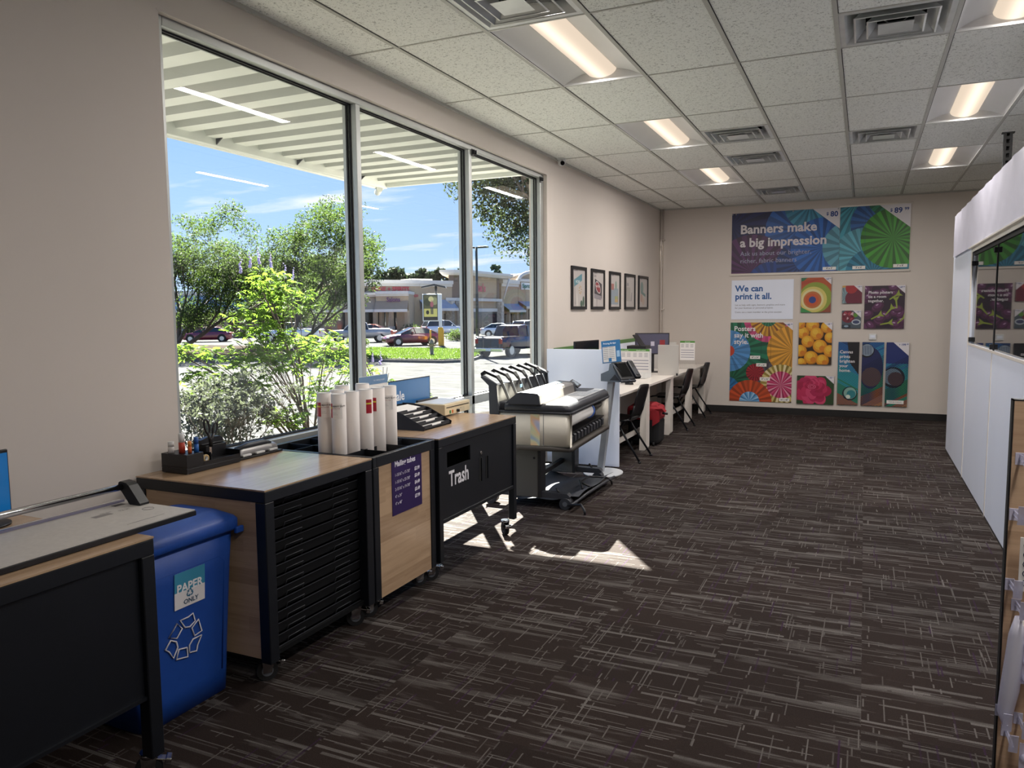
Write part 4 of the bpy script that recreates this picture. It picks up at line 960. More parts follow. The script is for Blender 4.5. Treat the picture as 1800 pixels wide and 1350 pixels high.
# ================================================================ THINGS ON THE DRAWER CABINET
OX0,OX1,OY0,OY1=.075,.235,2.495,2.825
t=thing('desk_organizer','black plastic desk organizer with drawer on the drawer cabinet by the wall','desk organizer',(.155,2.66,.861))
m=MB(); m.box((OX0,OY0,.863),(OX1,OY1,.885),'black_plastic',bev=.002); m.build('drawer',t,world=True)
m=MB(); z=.951
m.box((OX0,OY0,.886),(OX1,OY1,.892),'black_plastic'); m.box((OX0,OY0,.892),(OX1,OY0+.10,z),'black_plastic',bev=.002)
m.box((OX0,OY0+.10,.892),(OX0+.004,OY1,.94),'black_plastic'); m.box((OX1-.004,OY0+.10,.892),(OX1,OY1,.905),'black_plastic'); m.box((OX0,OY1-.004,.892),(OX1,OY1,.925),'black_plastic'); m.box((OX0,OY0+.19,.892),(OX1-.05,OY0+.194,.93),'black_plastic')
m.box((OX0,OY0+.20,.892),(OX0+.07,OY1,.955),'black_plastic',bev=.002)
m.build('tray_body',t,world=True)
for x,y in ((OX0+.01,OY0+.01),(OX1-.01,OY0+.01)): 
    m=MB(); m.cyl((x,y,.8602),(x,y,.863),.005,'lightgrey_plastic',10); m.build('foot',t,world=True)
def stick(lab,cat,name,x,y,z,r,h,body,cap,capname='cap'):
    t=thing(name,lab,cat,(x,y,z)); m=MB(); m.cyl((0,0,.0),(0,0,h*.55),r,body,18); m.build('barrel',t); m=MB(); m.cyl((0,0,h*.55),(0,0,h),r*.96,cap,18); m.build(capname,t)
stick('white capped correction bottle on the organizer, nearest the wall','bottle','correction_bottle',.118,2.515,.9515,.014,.052,ink('d8d4d0'),'lightgrey_plastic')
stick('red and yellow glue stick with clear cap, tallest on the organizer','glue stick','glue_stick',.165,2.535,.9515,.014,.090,ink('b8402c'),'lightgrey_plastic')
stick('orange glue stick beside the tall one on the organizer','glue stick','glue_stick',.20,2.548,.9515,.009,.055,ink('d0602c'),ink('e08a3c'))
stick('blue highlighter standing on the organizer corner','pen','highlighter_pen',.212,2.575,.9515,.011,.07,ink('1f5fae'),ink('174a92'))
# scissors
t=thing('scissors','black handled scissors standing upright in the desk organizer','scissors',(.17,2.70,.893))
m=MB()
def loop(cy,cz,ry,rz,tilt): return [(0,cy+ry*math.cos(a)*math.cos(tilt)-rz*math.sin(a)*math.sin(tilt),cz+ry*math.cos(a)*math.sin(tilt)+rz*math.sin(a)*math.cos(tilt)) for a in [2*PI*k/20 for k in range(20)]]
m.tube(loop(-.018,.160,.014,.036,.22),.0052,'black_plastic',8,closed=True); m.tube([(0,-.012,.126),(0,0,.095),(0,.004,.06)],.008,'black_plastic',8); m.build('handle',t)
m=MB(); m.tube(loop(.032,.145,.013,.028,-.35),.0052,'black_plastic',8,closed=True); m.tube([(0,.022,.122),(0,.006,.095),(0,-.002,.06)],.008,'black_plastic',8); m.build('handle',t)
m=MB(); m.box((-.001,-.008,.005),(.001,.006,.07),'chrome'); m.build('blade',t)
# stapler and binder clips in organizer, tape dispenser
t=thing('stapler','black stapler with steel nose lying along the back of the organizer','stapler',(.11,2.76,.956))
m=MB(); m.box((-.018,-.075,.0),(.018,.065,.008),'black_plastic',bev=.003); m.build('base',t)
m=MB(); m.loft([[(x,y,z) for x,z in ((-.014,.008),(.014,.008),(.013,.008+h),(-.013,.008+h))] for y,h in ((-.075,.018),(-.03,.028),(.05,.024),(.066,.012))],'black_plastic',smooth=False); m.build('arm',t)
m=MB(); m.box((-.012,.062,.008),(.012,.07,.018),'chrome',bev=.001); m.build('nose',t)
t=thing('tape_roll','small roll of clear tape in the front pocket of the organizer','tape',(.205,2.633,.9066))
m=MB(); m.lathe([(.010,-.006),(.018,-.006),(.018,.006),(.010,.006),(.010,-.006)],pm('tape_tan','#b59a6a',.3),c=(0,0,.005),axis='x'); m.build('tape_ring',t)
m=MB(); m.lathe([(.009,-.0065),(.0101,-.0065),(.0101,.0065),(.009,.0065),(.009,-.0065)],'lightgrey_plastic',c=(0,0,.005),axis='x'); m.build('core',t)
# three-hole punch
t=thing('hole_punch','silver grey three-hole punch lying beside the organizer','hole punch',(.16,3.0,.861))
m=MB(); m.box((-.03,-.155,.0),(.055,.15,.010),'black_plastic',bev=.003); m.build('base',t)
m=MB(); m.loft([[(x,y,z) for x,z in ((-.025,.010),(.028,.010),(.03,.02),(.022,.045+h),(-.005,.055+h),(-.022,.04))] for y,h in ((-.15,-.008),(-.1,.0),(.08,.0),(.14,-.006))],pm('punch_grey','#8f8d8c',.35,metal=.4)); m.build('body',t)
m=MB(); m.loft([[(x,y,z) for x,z in ((-.012,.050),(.016,.046),(.012,.058+h),(-.008,.062+h))] for y,h in ((-.13,-.004),(-.05,.010),(.07,.010),(.11,-.002))],'dark_grey_plastic'); m.build('lever',t)
for y in (-.095,.0,.095):
    m=MB(); m.box((.028,y-.03,.011),(.045,y+.03,.022),'lightgrey_plastic',bev=.003); m.build('punch_head',t)
# ================================================================ THINGS ON THE TRASH CABINET AND WINDOW SIDE
# header price sign behind tubes
t=thing('counter_sign','white counter sign with a blue header standing behind the mailing tubes','sign',(.15,4.09,.861))
m=MB(); m.box((-.004,-.158,.0),(.0,.158,.327),'paper_white'); cd=m.build('card',t)
m=MB(); m.box((-.0,-.158,.27),(.0015,.158,.325),ink('3f78a8')); m.text('for making copies',.017,(.002,.0,.29),(0,1,0),(0,0,1),ink('c9d6e4')); m.text('Copy & print prices',.016,(.002,.04,.24),(0,1,0),(0,0,1),ink('5a5a66')); m.build('header',cd,recalc=False)
m=MB(); m.box((.003,-.16,.0),(.0045,.16,.33),'acrylic_clear'); m.box((-.03,-.16,.0),(.03,.16,.002),'acrylic_clear'); m.build('holder',t)
t=thing('counter_sign','blue counter sign ending in the letters ale, behind the paper sorter','sign',(.075,4.645,.861))
m=MB(); m.box((-.006,-.27,.06),(.0,.27,.255),ink('2f6ca6')); m.box((-.008,-.272,.253),(.001,.272,.258),'gasket'); m.box((-.008,.268,.06),(.001,.272,.255),'gasket'); p=m.build('panel',t)
m=MB(); m.text('For Sale',.115,(.001,-.40+.0,.115),(0,1,0),(0,0,1),ink('dfe6ee'),bold=.01) if False else m.text('Sale',.092,(.0012,-.080,.118),(0,1,0),(0,0,1),ink('dfe6ee'),bold=.02,align='RIGHT'); m.build('lettering',p,recalc=False)
m=MB(); m.box((-.03,-.25,0),(.03,.25,.004),'gasket'); m.box((-.004,-.02,0.004),(.0,.02,.06),'gasket'); m.build('stand',t)
# paper sorter
t=thing('paper_sorter','black sloped paper sorter with slots of white sheets, right of the tubes','paper tray',(.4,4.18,.861))
S0,S1=-.17,.17
prof=[(.17,.0),(.175,.022),(-.0,.105),(-.12,.125),(-.20,.125),(-.20,.0)]
for y,nm in ((S0,'side_panel'),(S1-.004,'side_panel')):
    m=MB(); m.prism(prof,y,y+.004,'black_plastic','y'); m.build(nm,t)
m=MB(); m.box((-.2,S0+.004,0),(.165,S1-.004,.003),'black_plastic'); m.box((-.2,S0+.004,0),(-.196,S1-.004,.12),'black_plastic'); m.build('base_tray',t)
for k in range(5):
    f=k/5; xa=.165-.045*k*1.0; za=.008+.0205*k
    m=MB(); m.prism([(xa-.0,za),(xa+.001,za+.003),(-.195,za+.023),(-.195,za+.020)],S0+.004,S1-.004,'black_plastic','y'); m.prism([(xa-.003,za+.0),(xa+.002,za),(xa-.004,za+.020),(xa-.009,za+.020)],S0+.004,S0+.11,'black_plastic','y'); m.prism([(xa-.003,za+.0),(xa+.002,za),(xa-.004,za+.020),(xa-.009,za+.020)],S1-.11,S1-.004,'black_plastic','y'); m.prism([(xa-.003,za+.0),(xa+.002,za),(xa+.0,za+.009),(xa-.005,za+.009)],S0+.11,S1-.11,'black_plastic','y'); m.build('shelf',t)
    if k<5:
        p=tag(MB().prism([(xa-.012,za+.006),(xa-.012,za+.011),(-.15,za+.027),(-.15,za+.022)],S0+.02,S1-.02,'paper_white','y').build('paper_stack'),['lowest sheaf of white paper in the paper sorter','second sheaf from the bottom of the paper sorter','middle sheaf of paper in the paper sorter','fourth sheaf from the bottom of the paper sorter','topmost sheaf of paper in the paper sorter'][k],'paper','sheaves of paper in the sorter')
        p.location=(.4,4.18,.862)
# sealer / laminator box
t=thing('laminator','cream metal laminator box with green and orange switches on the trash cabinet','laminator',(.27,4.78,.861))
m=MB(); m.box((-.14,-.185,.012),(.115,.185,.088),'cream_metal',bev=.003); m.build('housing',t)
m=MB(); m.box((-.12,-.17,.088),(.09,.17,.091),'lightgrey_plastic',bev=.001); m.build('lid',t)
m=MB(); m.box((.1152,-.165,.062),(.117,.165,.067),'duct_black'); m.build('feed_slot',t)
m=MB(); m.box((.115,-.12,.02),(.118,-.105,.042),pm('switch_green','#1f7a3c',.3)); m.build('switch',t)
m=MB(); m.box((.115,-.085,.02),(.118,-.07,.042),pm('switch_orange','#d0661c',.3)); m.build('switch',t)
m=MB(); m.cyl((.115,-.01,.03),(.13,-.01,.03),.011,'black_plastic',16); m.box((.128,-.013,.02),(.135,-.007,.04),'black_plastic'); m.build('dial',t)
m=MB(); m.box((.1151,.0,.018),(.1158,.10,.05),ink('c9bfa4')); m.text('TEMP',.009,(.116,.03,.04),(0,1,0),(0,0,1),ink('33312c')); m.build('control_plate',t,recalc=False)
for x in (-.12,.095):
    for y in (-.165,.165):
        m=MB(); m.cyl((x,y,0),(x,y,.013),.009,'rubber',10); m.build('foot',t)
m=MB(); m.box((-.16,-.12,.06),(-.141,.16,.10),'dark_grey_plastic'); m.build('rear_tray',t)
# ================================================================ LARGE FORMAT PRINTER
PR_TH=math.radians(4.3)
# local frame: x = along the machine (towards the far desks), y = back towards the window, z up; origin front left floor corner
PRM=Matrix.Translation((.955,5.56,0))@Matrix.Rotation(PI/2+PR_TH,4,'Z')
t=thing('large_format_printer','large grey and black roll-fed plotter printer on a wheeled stand by the window','printer',(.955,5.56,0),PI/2+PR_TH)
def P_(mb,name,parent=None,**k): return mb.build(name,parent or t,**k)
LN=1.325
def rrect(x0,x1,y0,y1,z,r,n=6,front_only=True):
    P=[]
    for cx,cy,a0,rr_ in ((x1-r,y1-.01,0,.01),(x0+r,y1-.01,PI/2,.01),(x0+r,y0+r,PI,r),(x1-r,y0+r,3*PI/2,r)):
        for k in range(n+1):
            a=a0+PI/2*k/n
            if rr_==.01: cx_=x1-.01 if a0==0 else x0+.01
            else: cx_=cx
            P.append((cx_+rr_*math.cos(a),cy+rr_*math.sin(a),z))
    return P
# lower body: silver end covers left and right, dark middle
def endcover(x0,x1,name,lab):
    m=MB(); m.loft([rrect(x0,x1,0,.60,.525,.045),rrect(x0,x1,0,.60,.785,.045)],'silver_plastic',smooth=True); o=P_(m,name); return subname(o,lab)
ec=endcover(0,.035,'end_cover','silver left end cover with a rainbow stripe')
endcover(1.19,LN,'end_cover','silver right end cover')
def rainbow():
    mm=bpy.data.materials.new('holo_stripe'); mm.use_nodes=True; nt=mm.node_tree; N=nt.nodes; L=nt.links; b=N['Principled BSDF']
    tc=N.new('ShaderNodeTexCoord'); w=N.new('ShaderNodeTexNoise'); w.inputs['Scale'].default_value=5; w.inputs['Distortion'].default_value=1.0; w.inputs['Detail'].default_value=1; L.new(tc.outputs['Object'],w.inputs['Vector'])
    r=N.new('ShaderNodeValToRGB'); L.new(w.outputs['Fac'],r.inputs[0]); e=r.color_ramp; e.elements[0].position=.3; e.elements[0].color=(.28,.42,.62,1); e.elements[1].position=.7; e.elements[1].color=(.35,.45,.55,1)
    for p,c in ((.42,(.55,.50,.60,1)),(.5,(.75,.48,.28,1)),(.58,(.62,.62,.40,1))): q=e.elements.new(p); q.color=c
    L.new(r.outputs[0],b.inputs['Base Color']); b.inputs['Roughness'].default_value=.35; MATS['rainbow']=mm
rainbow()
m=MB(); m.box((-.0025,.253,.53),(-.0004,.33,.78),'rainbow'); P_(m,'stripe',ec)
m=MB(); m.box((-.0012,.22,.53),(-.0002,.224,.78),'mid_grey_plastic'); P_(m,'panel_seam',ec)
m=MB(); m.loft([rrect(-.006,LN+.006,-.006,.62,.488,.05),rrect(-.006,LN+.006,-.006,.62,.525,.05)],pm('plotter_base','#4a4642',.45)); P_(m,'base_tray')
m=MB(); m.loft([rrect(-.008,LN+.008,-.008,.62,.785,.05),rrect(-.01,LN+.01,-.01,.62,.803,.05)],'dark_grey_plastic'); P_(m,'deck_rim')
m=MB(); m.box((.10,.10,.525),(1.20,.60,.785),'black_plastic'); m.box((.035,.035,.525),(1.19,.11,.625),'black_plastic',bev=.01); m.box((.035,.02,.622),(1.19,.10,.630),'black_plastic'); P_(m,'roll_bay')
m=MB()
for k in range(11): m.prism([(.034,.54),(.034,.615),(.012,.60),(.012,.55)],.07+k*.103,.07+k*.103+.05,'dark_grey_plastic','x')
P_(m,'cooling_fins')
m=MB(); m.cyl((.05,.058,.728),(.735,.058,.728),.058,'paper_white',40); m.box((.035,.02,.63),(.05,.10,.785),'black_plastic'); ro=P_(m,'paper_roll')
m=MB(); m.cyl((.725,.06,.728),(.75,.06,.728),.068,pm('hub_blue','#4a6fc0',.35),40); m.cyl((.75,.055,.735),(1.185,.055,.735),.02,'black_plastic',16); P_(m,'spindle')
m=MB(); m.loft([rrect(-.008,LN+.01,.0,.55,.803,.05),rrect(-.01,LN+.012,.008,.55,.835,.05),rrect(-.004,LN,.03,.545,.858,.05)],'dark_grey_plastic'); dk=P_(m,'scanner_deck')
m=MB(); m.loft([[(x,y,z) for x,y,z in ((.02,.05,.8585),(.02,.235,.8605),(1.30,.235,.8605),(1.30,.05,.8585))],[(x,y,z) for x,y,z in ((.02,.05,.861),(.02,.235,.863),(1.30,.235,.863),(1.30,.05,.861))]],'lightgrey_plastic',smooth=False); bb=P_(m,'loading_table',dk)
m=MB(); m.box((-.002,.245,.858),(.002,.25,.86),'dark_grey_plastic')
m=MB()
for (a,b,c,d) in ((.06,.06,.60,.22),): m.box((a,b,.8632),(c,d,.8636),ink('c9ccd0'))
m.box((.64,.06,.8634),(1.2,.22,.8640),ink('9fa3a8')); rnd=random.Random(9)
for k in range(14):
    x=.08+rnd.random()*.46; y=.07+rnd.random()*.13; m.box((x,y,.8637),(x+.04,y+.004,.8639),ink('8d949c'))
for k in range(14):
    x=.66+rnd.random()*.46; y=.07+rnd.random()*.13; m.box((x,y,.8641),(x+.05,y+.005,.8643),ink('6d7278'))
m.box((.30,.10,.8637),(.40,.16,.8639),ink('b9bf8a')); P_(m,'instruction_label',bb)
# scanner lid: trapezoid silver bar with black ends
lp=[(.235,.862),(.245,.93),(.262,.948),(.40,.956),(.425,.95),(.52,.872),(.52,.862)]
m=MB(); m.loft([[(x,y,z) for y,z in lp] for x in (-.03,.62)],'silver_plastic',smooth=False); ld=P_(m,'scanner_lid')
m=MB(); m.loft([[(x,y,z) for y,z in lp] for x in (.6202,.95)],pm('lid_grey','#8b8681',.3,metal=.4),smooth=False); P_(m,'lid_section',ld)
m=MB(); m.loft([[(x,y+(0 if x>-.05 else (.012 if y<.38 else -.01)),z-(0 if x>-.05 else .006)) for y,z in lp] for x in (-.045,-.0302)],'dark_grey_plastic',smooth=False); m.loft([[(x,y,z+.002) for y,z in lp] for x in (.9502,1.02)],'dark_grey_plastic',smooth=False); P_(m,'lid_end_cap',ld)
m=MB(); m.box((.70,.33,.9565),(.90,.40,.958),pm('label_blue','#7fa8c4',.3)); P_(m,'blue_label',ld)
m=MB(); m.box((1.02,.14,.8605),(1.30,.5,.866),'dark_grey_plastic'); m.box((.03,.49,.80),(1.3,.62,.865),'dark_grey_plastic',bev=.01); P_(m,'rear_cover')
# small touch panel
m=MB(); m.box((-.075,-.05,-.008),(.075,.05,.008),'black_plastic',bev=.004); cp=P_(m,'control_panel',mx=Matrix.Translation((1.09,.27,.925))@Matrix.Rotation(.55,4,'X')@Matrix.Rotation(.1,4,'Z'))
m=MB(); m.box((-.05,-.034,.0082),(.05,.034,.0088),pm('lcd_grey','#7f8a92',.1)); P_(m,'screen',cp,mx=Matrix.Translation((1.09,.27,.925))@Matrix.Rotation(.55,4,'X')@Matrix.Rotation(.1,4,'Z'))
m=MB(); m.cyl((1.09,.29,.862),(1.09,.29,.915),.02,'dark_grey_plastic',12); P_(m,'panel_arm',cp)
# rear stacker with six guide arms
m=MB(); 
for x0,x1 in ((-.015,.01),(1.315,1.34)):
    m.prism([(.585,.70),(.60,.86),(.612,1.01),(.735,1.07),(.745,1.06),(.68,1.0),(.675,.78),(.665,.70)],x0,x1,'dark_grey_plastic','x')
m.loft([[(x,y,z) for y,z in ((.612,.86),(.625,1.0),(.665,1.0),(.672,.86))] for x in (.01,1.315)],'black_plastic',smooth=False); m.box((.01,.60,.70),(1.315,.67,.86),'dark_grey_plastic'); st_=P_(m,'output_stacker')
m=MB()
m.prism([(.60,1.005),(.612,1.018),(.74,1.075),(.748,1.066),(.66,1.0)],-.02,.06,'dark_grey_plastic','x'); m.prism([(.60,1.005),(.612,1.018),(.74,1.075),(.748,1.066),(.66,1.0)],1.27,1.345,'dark_grey_plastic','x'); P_(m,'stacker_wing',st_)
for k in range(6):
    x=.13+k*.205
    m=MB(); pts=[(x,.80,1.075),(x,.76,1.10),(x,.66,1.06),(x,.63,1.02),(x,.575,.90),(x,.555,.86)]
    m.loft([[(x+sx_*w_,y+dy,z+dz) for sx_,dy,dz in ((-1,0,.012),(1,0,.012),(1,-.006,-.012),(-1,-.006,-.012))] for (_,y,z),w_ in zip(pts,(.026,.034,.036,.026,.022,.018))],pm('arm_black','#0e0e12',.75,spec=.2),smooth=False)
    m.tube([(x+.022,.615,1.0),(x+.018,.555,.865)],.0045,'mid_grey_plastic',6)
    P_(m,'guide_arm',st_)
m=MB(); m.box((.49,.588,.94),(.53,.592,.965),pm('clip_blue','#3f8fc4',.3)); P_(m,'blue_clip',st_)
# stand
for x0,x1,nm in ((.085,.215,'stand_leg'),(1.10,1.24,'stand_leg')):
    m=MB(); m.box((x0,.30,.085),(x1,.50,.488),pm('stand_grey','#55534f' if x0<1 else '#44474e',.45),bev=.006); m.box((x0,.275,.085),(x1,.2995,.488),'black_plastic'); lg=P_(m,nm)
    if x0<1:
        m=MB(); m.cyl((x0-.002,.33,.41),(x0+.004,.33,.41),.010,'gasket',12); P_(m,'screw',lg)
for x,sgn in ((.135,1),(1.19,-1)):
    m=MB(); m.prism([(.78,.085),(.05,.085),(.035,.105),(.05,.13) if False else (.06,.128),(.50,.14),(.78,.12)],x-.035,x+.035,'dark_grey_plastic','x'); ft=P_(m,'stand_foot')
    for yy in (.075,.72):
        m=MB(); m.cyl((x-.045,yy,.047),(x+.045,yy,.047),.047,'dark_grey_plastic',28); m.cyl((x-.047,yy,.047),(x+.047,yy,.047),.02,'mid_grey_plastic',14); m.box((x-.025,yy-.03,.06),(x+.025,yy+.03,.10),'dark_grey_plastic',bev=.01); w=P_(m,'caster',ft)
        m=MB(); m.tube([(x,yy+.03,.10),(x-.0,yy+.07,.14),(x,yy+.085,.165)],.008,'black_plastic',8); P_(m,'brake_pedal',w)
m=MB(); m.box((.21,.38,.18),(1.11,.42,.22),'black_plastic',bev=.004); P_(m,'cross_beam')
# fabric bin slung at floor level
m=MB(); NX=24; NY=12
Gd=[[None]*(NY+1) for _ in range(NX+1)]
for i in range(NX+1):
    for j in range(NY+1):
        u=i/NX; v=j/NY; x=.17+u*.99; y=-.02+v*.66-.06*u*(1-v)
        z=.045+.09*abs(2*v-1)**2*.6+.012*math.sin(u*9+v*5)+.01*math.sin(v*14+u*3)+.03*(1-v)*0
        Gd[i][j]=m.bm.verts.new((x,y,z))
k_=m.mi(pm('bin_fabric','#3a3c42',.75,nscale=12,namt=.1))
for i in range(NX):
    for j in range(NY): f=m.bm.faces.new((Gd[i][j],Gd[i+1][j],Gd[i+1][j+1],Gd[i][j+1])); f.smooth=True; f.material_index=k_
P_(m,'catch_basket')
m=MB(); m.tube([(.02,.0,.06),(.4,-.03,.075),(.9,-.075,.075),(1.16,-.085,.06)],.013,'dark_grey_plastic',8)
m.tube([(.02,.03,.06),(-.02,-.09,.085),(-.06,-.13,.05),(-.075,-.135,.02)],.010,'black_plastic',8); m.tube([(.62,-.02,.075),(.66,.10,.10),(.8,.06,.13),(.93,-.07,.10),(.99,-.10,.055),(1.0,-.10,.03)],.009,'black_plastic',8); m.tube([(.55,.05,.07),(.66,.11,.12)],.010,'black_plastic',8)
P_(m,'basket_bar')
m=MB(); 
for k in range(3): m.tube([(.3+.06*k,.62,.45-.05*k),(.32+.05*k,.66,.2),(.30+.08*k,.55,.015),(.5+.1*k,.45,.012),(.4,.3,.012)],.004,'mid_grey_plastic',6)
P_(m,'cable')
# ================================================================ STANDING PAYMENT TERMINAL
t=thing('copy_control_kiosk','grey pedestal terminal with tilted screen and blue price card, right of the printer','kiosk',(.72,7.13,0))
m=MB(); P=[]
for k in range(28):
    a=2*PI*k/28; P.append((.72+.19*math.cos(a),7.12+.23*math.sin(a)))
m.loft([[(x,y,.002) for x,y in P],[(x,y,.010) for x,y in P]],'lightgrey_plastic',smooth=False); m.build('base_plate',t,world=True)
m=MB(); m.loft([[(x0+dx,7.13+dy,z) for dx,dy in ((-.028,-.035),(.028,-.035),(.028,.035),(-.028,.035))] for x0,z in ((.688,.010),(.80,.925))],pm('post_grey','#a9adb3',.35,metal=.3),smooth=False); m.build('post',t,world=True)
m=MB(); GR=pm('kiosk_grey','#66707c',.45,nscale=20,namt=.03)
m.prism([(.712,.915),(.98,.905),(1.01,.93),(.835,1.085),(.80,1.085),(.79,1.02),(.712,.985)],7.06,7.20,GR,'y'); hd=m.build('head',t,world=True)
m=MB(); m.prism([(.80,.925),(.90,.925),(.855,.985)],7.057,7.0605,'dark_grey_plastic','y'); o=m.build('side_emblem',hd); o.data.transform(wmat(t).inverted())
SM=Matrix.Translation((.925,7.10,1.01))@Matrix.Rotation(-.62,4,'Z')@Matrix.Rotation(.80,4,'Y')
m=MB(); m.box((-.115,-.085,-.012),(.105,.085,.012),'black_plastic',bev=.006); sc_=m.build('screen_frame',t,mx=SM,world=True)
m=MB(); m.box((-.095,-.065,.0122),(.075,.065,.0135),'black_gloss'); o=m.build('screen',sc_,mx=SM); o.data.transform(wmat(t).inverted())
m=MB(); m.box((-.115,.09,-.008),(.10,.155,.030),'black_plastic',bev=.012); m.box((-.02,.10,.030),(.07,.145,.033),'dark_grey_plastic',bev=.004); m.build('card_reader',t,mx=SM,world=True)
m=MB(); m.box((.10,-.085,-.02),(.125,.09,.004),'dark_grey_plastic',bev=.006); m.build('front_lip',t,mx=SM,world=True)
CM=Matrix.Translation((.812,7.10,1.095))@Matrix.Rotation(-.12,4,'Y')@Matrix.Rotation(-.12,4,'X')
m=MB(); m.box((-.095,-.002,0),(.095,.002,.215),ink('2d6fa4')); m.box((-.098,-.004,-.002),(.098,.003,.0),'black_plastic'); cd=m.build('price_card',t,mx=CM,world=True)
m=MB(); m.box((-.085,-.0028,.008),(.045,-.0022,.155),ink('dcd8d4')); m.text('Pricing & tips',.024,(-.075,-.003,.18),(1,0,0),(0,0,1),ink('e6ecf4'),bold=.02)
for k in range(7):
    m.box((-.078,-.0034,.145-k*.018),(-.03,-.0029,.150-k*.018),ink('8a8a90')); m.box((-.022,-.0034,.145-k*.018),(.03,-.0029,.149-k*.018),ink('7a7a80'))
m.box((-.03,-.0036,.01),(.0,-.0030,.045),ink('2d6fa4')); m.box((.055,-.003,.05),(.085,-.0026,.11),ink('9fc0dc'))
o=m.build('lettering',cd,mx=CM); o.data.transform(wmat(t).inverted())
# ================================================================ WORKSTATION DESKS
DZ=.755
t=thing('end_screen','tall white desk end panel behind the printer, below the framed flyers','panel',(.4,7.41,0))
m=MB(); m.box((.013,7.395,.012),(.795,7.42,1.203),'lightgrey_plastic' if False else 'panel_white',bev=.003); m.build('panel',t,world=True)
for x in (.1,.72):
    m=MB(); m.cyl((x,7.408,0.0),(x,7.408,.014),.015,'dark_grey_plastic',12); m.build('foot',t,world=True)
dl=['nearest white workstation desk, with the black mouse on it','second white workstation desk, above the red and black bag','third white workstation desk, behind the frosted divider','farthest white workstation desk, against the banner wall']
dy=[(7.423,8.618),(8.622,9.818),(9.822,11.018),(11.022,12.05)]
desks=[]
for k,(a,b) in enumerate(dy):
    t=thing('workstation_desk',dl[k],'desk',(.42,(a+b)/2,0),group=None)
    m=MB(); m.box((.014,a,DZ-.03),(.805,b,DZ),'desk_white',bev=.003,seg=1); m.build('desktop',t,world=True)
    m=MB(); m.box((.08,a+.05,.64),(.10,b-.05,DZ-.031),'desk_white'); m.box((.64,a+.05,.17),(.66,b-.02,.225),'desk_white'); m.build('cross_rail',t,world=True)
    for y in ((b-.155,) if k else (a+.03,b-.155)):
        if y==a+.03: continue
        m=MB(); m.prism([(.74,.0),(.785,.012),(.80,DZ-.031),(.69,DZ-.031)] if False else [(.715,.0),(.775,.0),(.795,.03),(.795,DZ-.031),(.735,DZ-.031)],y,y+.145,'desk_white','y'); m.build('leg',t,world=True)
    m=MB(); m.box((.05,b-.12,.0),(.72,b-.10,.17),'desk_white') if False else m.box((.05,b-.12,.0),(.11,b-.06,DZ-.031),'desk_white'); m.build('leg',t,world=True)
# frosted dividers between the stations
for y,x0,x1,z1,lab in ((9.815,.59,.86,1.15,'frosted acrylic divider standing beside the second monitor'),(10.93,.20,.58,1.14,'pale frosted divider nearest the far wall')):
    t=thing('desk_divider',lab,'divider',((x0+x1)/2,y,DZ))
    m=MB(); m.box((x0,y-.005,DZ+.001),(x1,y+.005,z1),'acrylic_frosted',bev=.002); m.build('panel',t,world=True)
    m=MB(); m.box((x1-.03,y-.012,DZ+.0005),(x1-.01,y+.012,DZ+.03),'gasket'); m.build('clip',t,world=True)
def notice(name,lab,x0,x1,y,z0,z1,txt,two):
    t=thing(name,lab,'sign',((x0+x1)/2,y,DZ),group=None)
    m=MB(); m.box((x0-.004,y+.001,DZ+.001),(x1+.004,y+.004,z1+.003),'acrylic_clear'); m.box((x0-.004,y-.03,DZ+.0006),(x1+.004,y+.05,DZ+.002),'acrylic_clear'); m.build('holder',t,world=True)
    m=MB(); m.box((x0,y-.001,z0),(x1,y+.0005,z1),ink('e4e0de')); sh=m.build('notice_sheet',t,world=True)
    m=MB(); m.box((x0,y-.0018,z1-.026),(x1,y-.0011,z1),ink('4f8a3a')); w=x1-x0; n=2 if two else 1; g=ink('77757f')
    for q in range(n):
        xx=x0+w*(q+.5)/n; m.text(txt,.014,(xx,y-.0022,z1-.019),(1,0,0),(0,0,1),ink('e6f0e0'),align='CENTER',bold=.02)
        for k in range(4):
            for c in range(3): m.box((x0+w*(q+.06+c*.32)/n,y-.0018,z1-.05-k*.013),(x0+w*(q+.06+c*.32+.20)/n,y-.0012,z1-.046-k*.013),g)
        for k in range(4): m.box((x0+w*(q+.06)/n,y-.0018,z1-.135-k*.034),(x0+w*(q+.94)/n,y-.0012,z1-.125-k*.034),ink('9a98a4'))
    o=m.build('lettering',sh,recalc=False); o.data.transform(wmat(t).inverted())
notice('desk_notice','wide white notice with green header on the nearest desk, behind the kiosk',.40,.805,8.55,.888,1.155,'Using this computer',True)
notice('desk_notice','small white notice with green header on the farthest desk',.628,.838,10.95,.885,1.158,'How to print',False)
# green trimmed wall boards
for a,b,lab in ((7.62,8.60,'green topped white board on the left wall behind the first monitor'),(9.40,10.90,'green topped white board on the left wall behind the second monitor')):
    t=thing('wall_board',lab,'sign',(.014,(a+b)/2,.95)); m=MB(); m.box((.0008,a,.80),(.012,b,1.15),'panel_white'); m.build('board',t,world=True); m=MB(); m.box((.0008,a,1.1505),(.014,b,1.20),ink('4f7a3e')); m.build('header',t,world=True)
def monitor(lab,x,y,rz,w,h,zc,scr,extra=False):
    t=thing('computer_monitor',lab,'monitor',(x,y,DZ),rz)
    m=MB(); m.box((-w/2,-.012,zc-DZ-h/2),(w/2,.012,zc-DZ+h/2),'black_plastic',bev=.004); m.build('case',t)
    m=MB(); m.box((-w/2+.012,-.0135,zc-DZ-h/2+.014),(w/2-.012,-.0125,zc-DZ+h/2-.012),scr); s_=m.build('screen',t)
    m=MB(); m.box((-.03,.012,.0),(.03,.03,zc-DZ),'black_plastic'); m.box((-.12,-.07,0.001),(.12,.09,.012),'black_plastic',bev=.003); m.build('stand',t)
    return t,s_
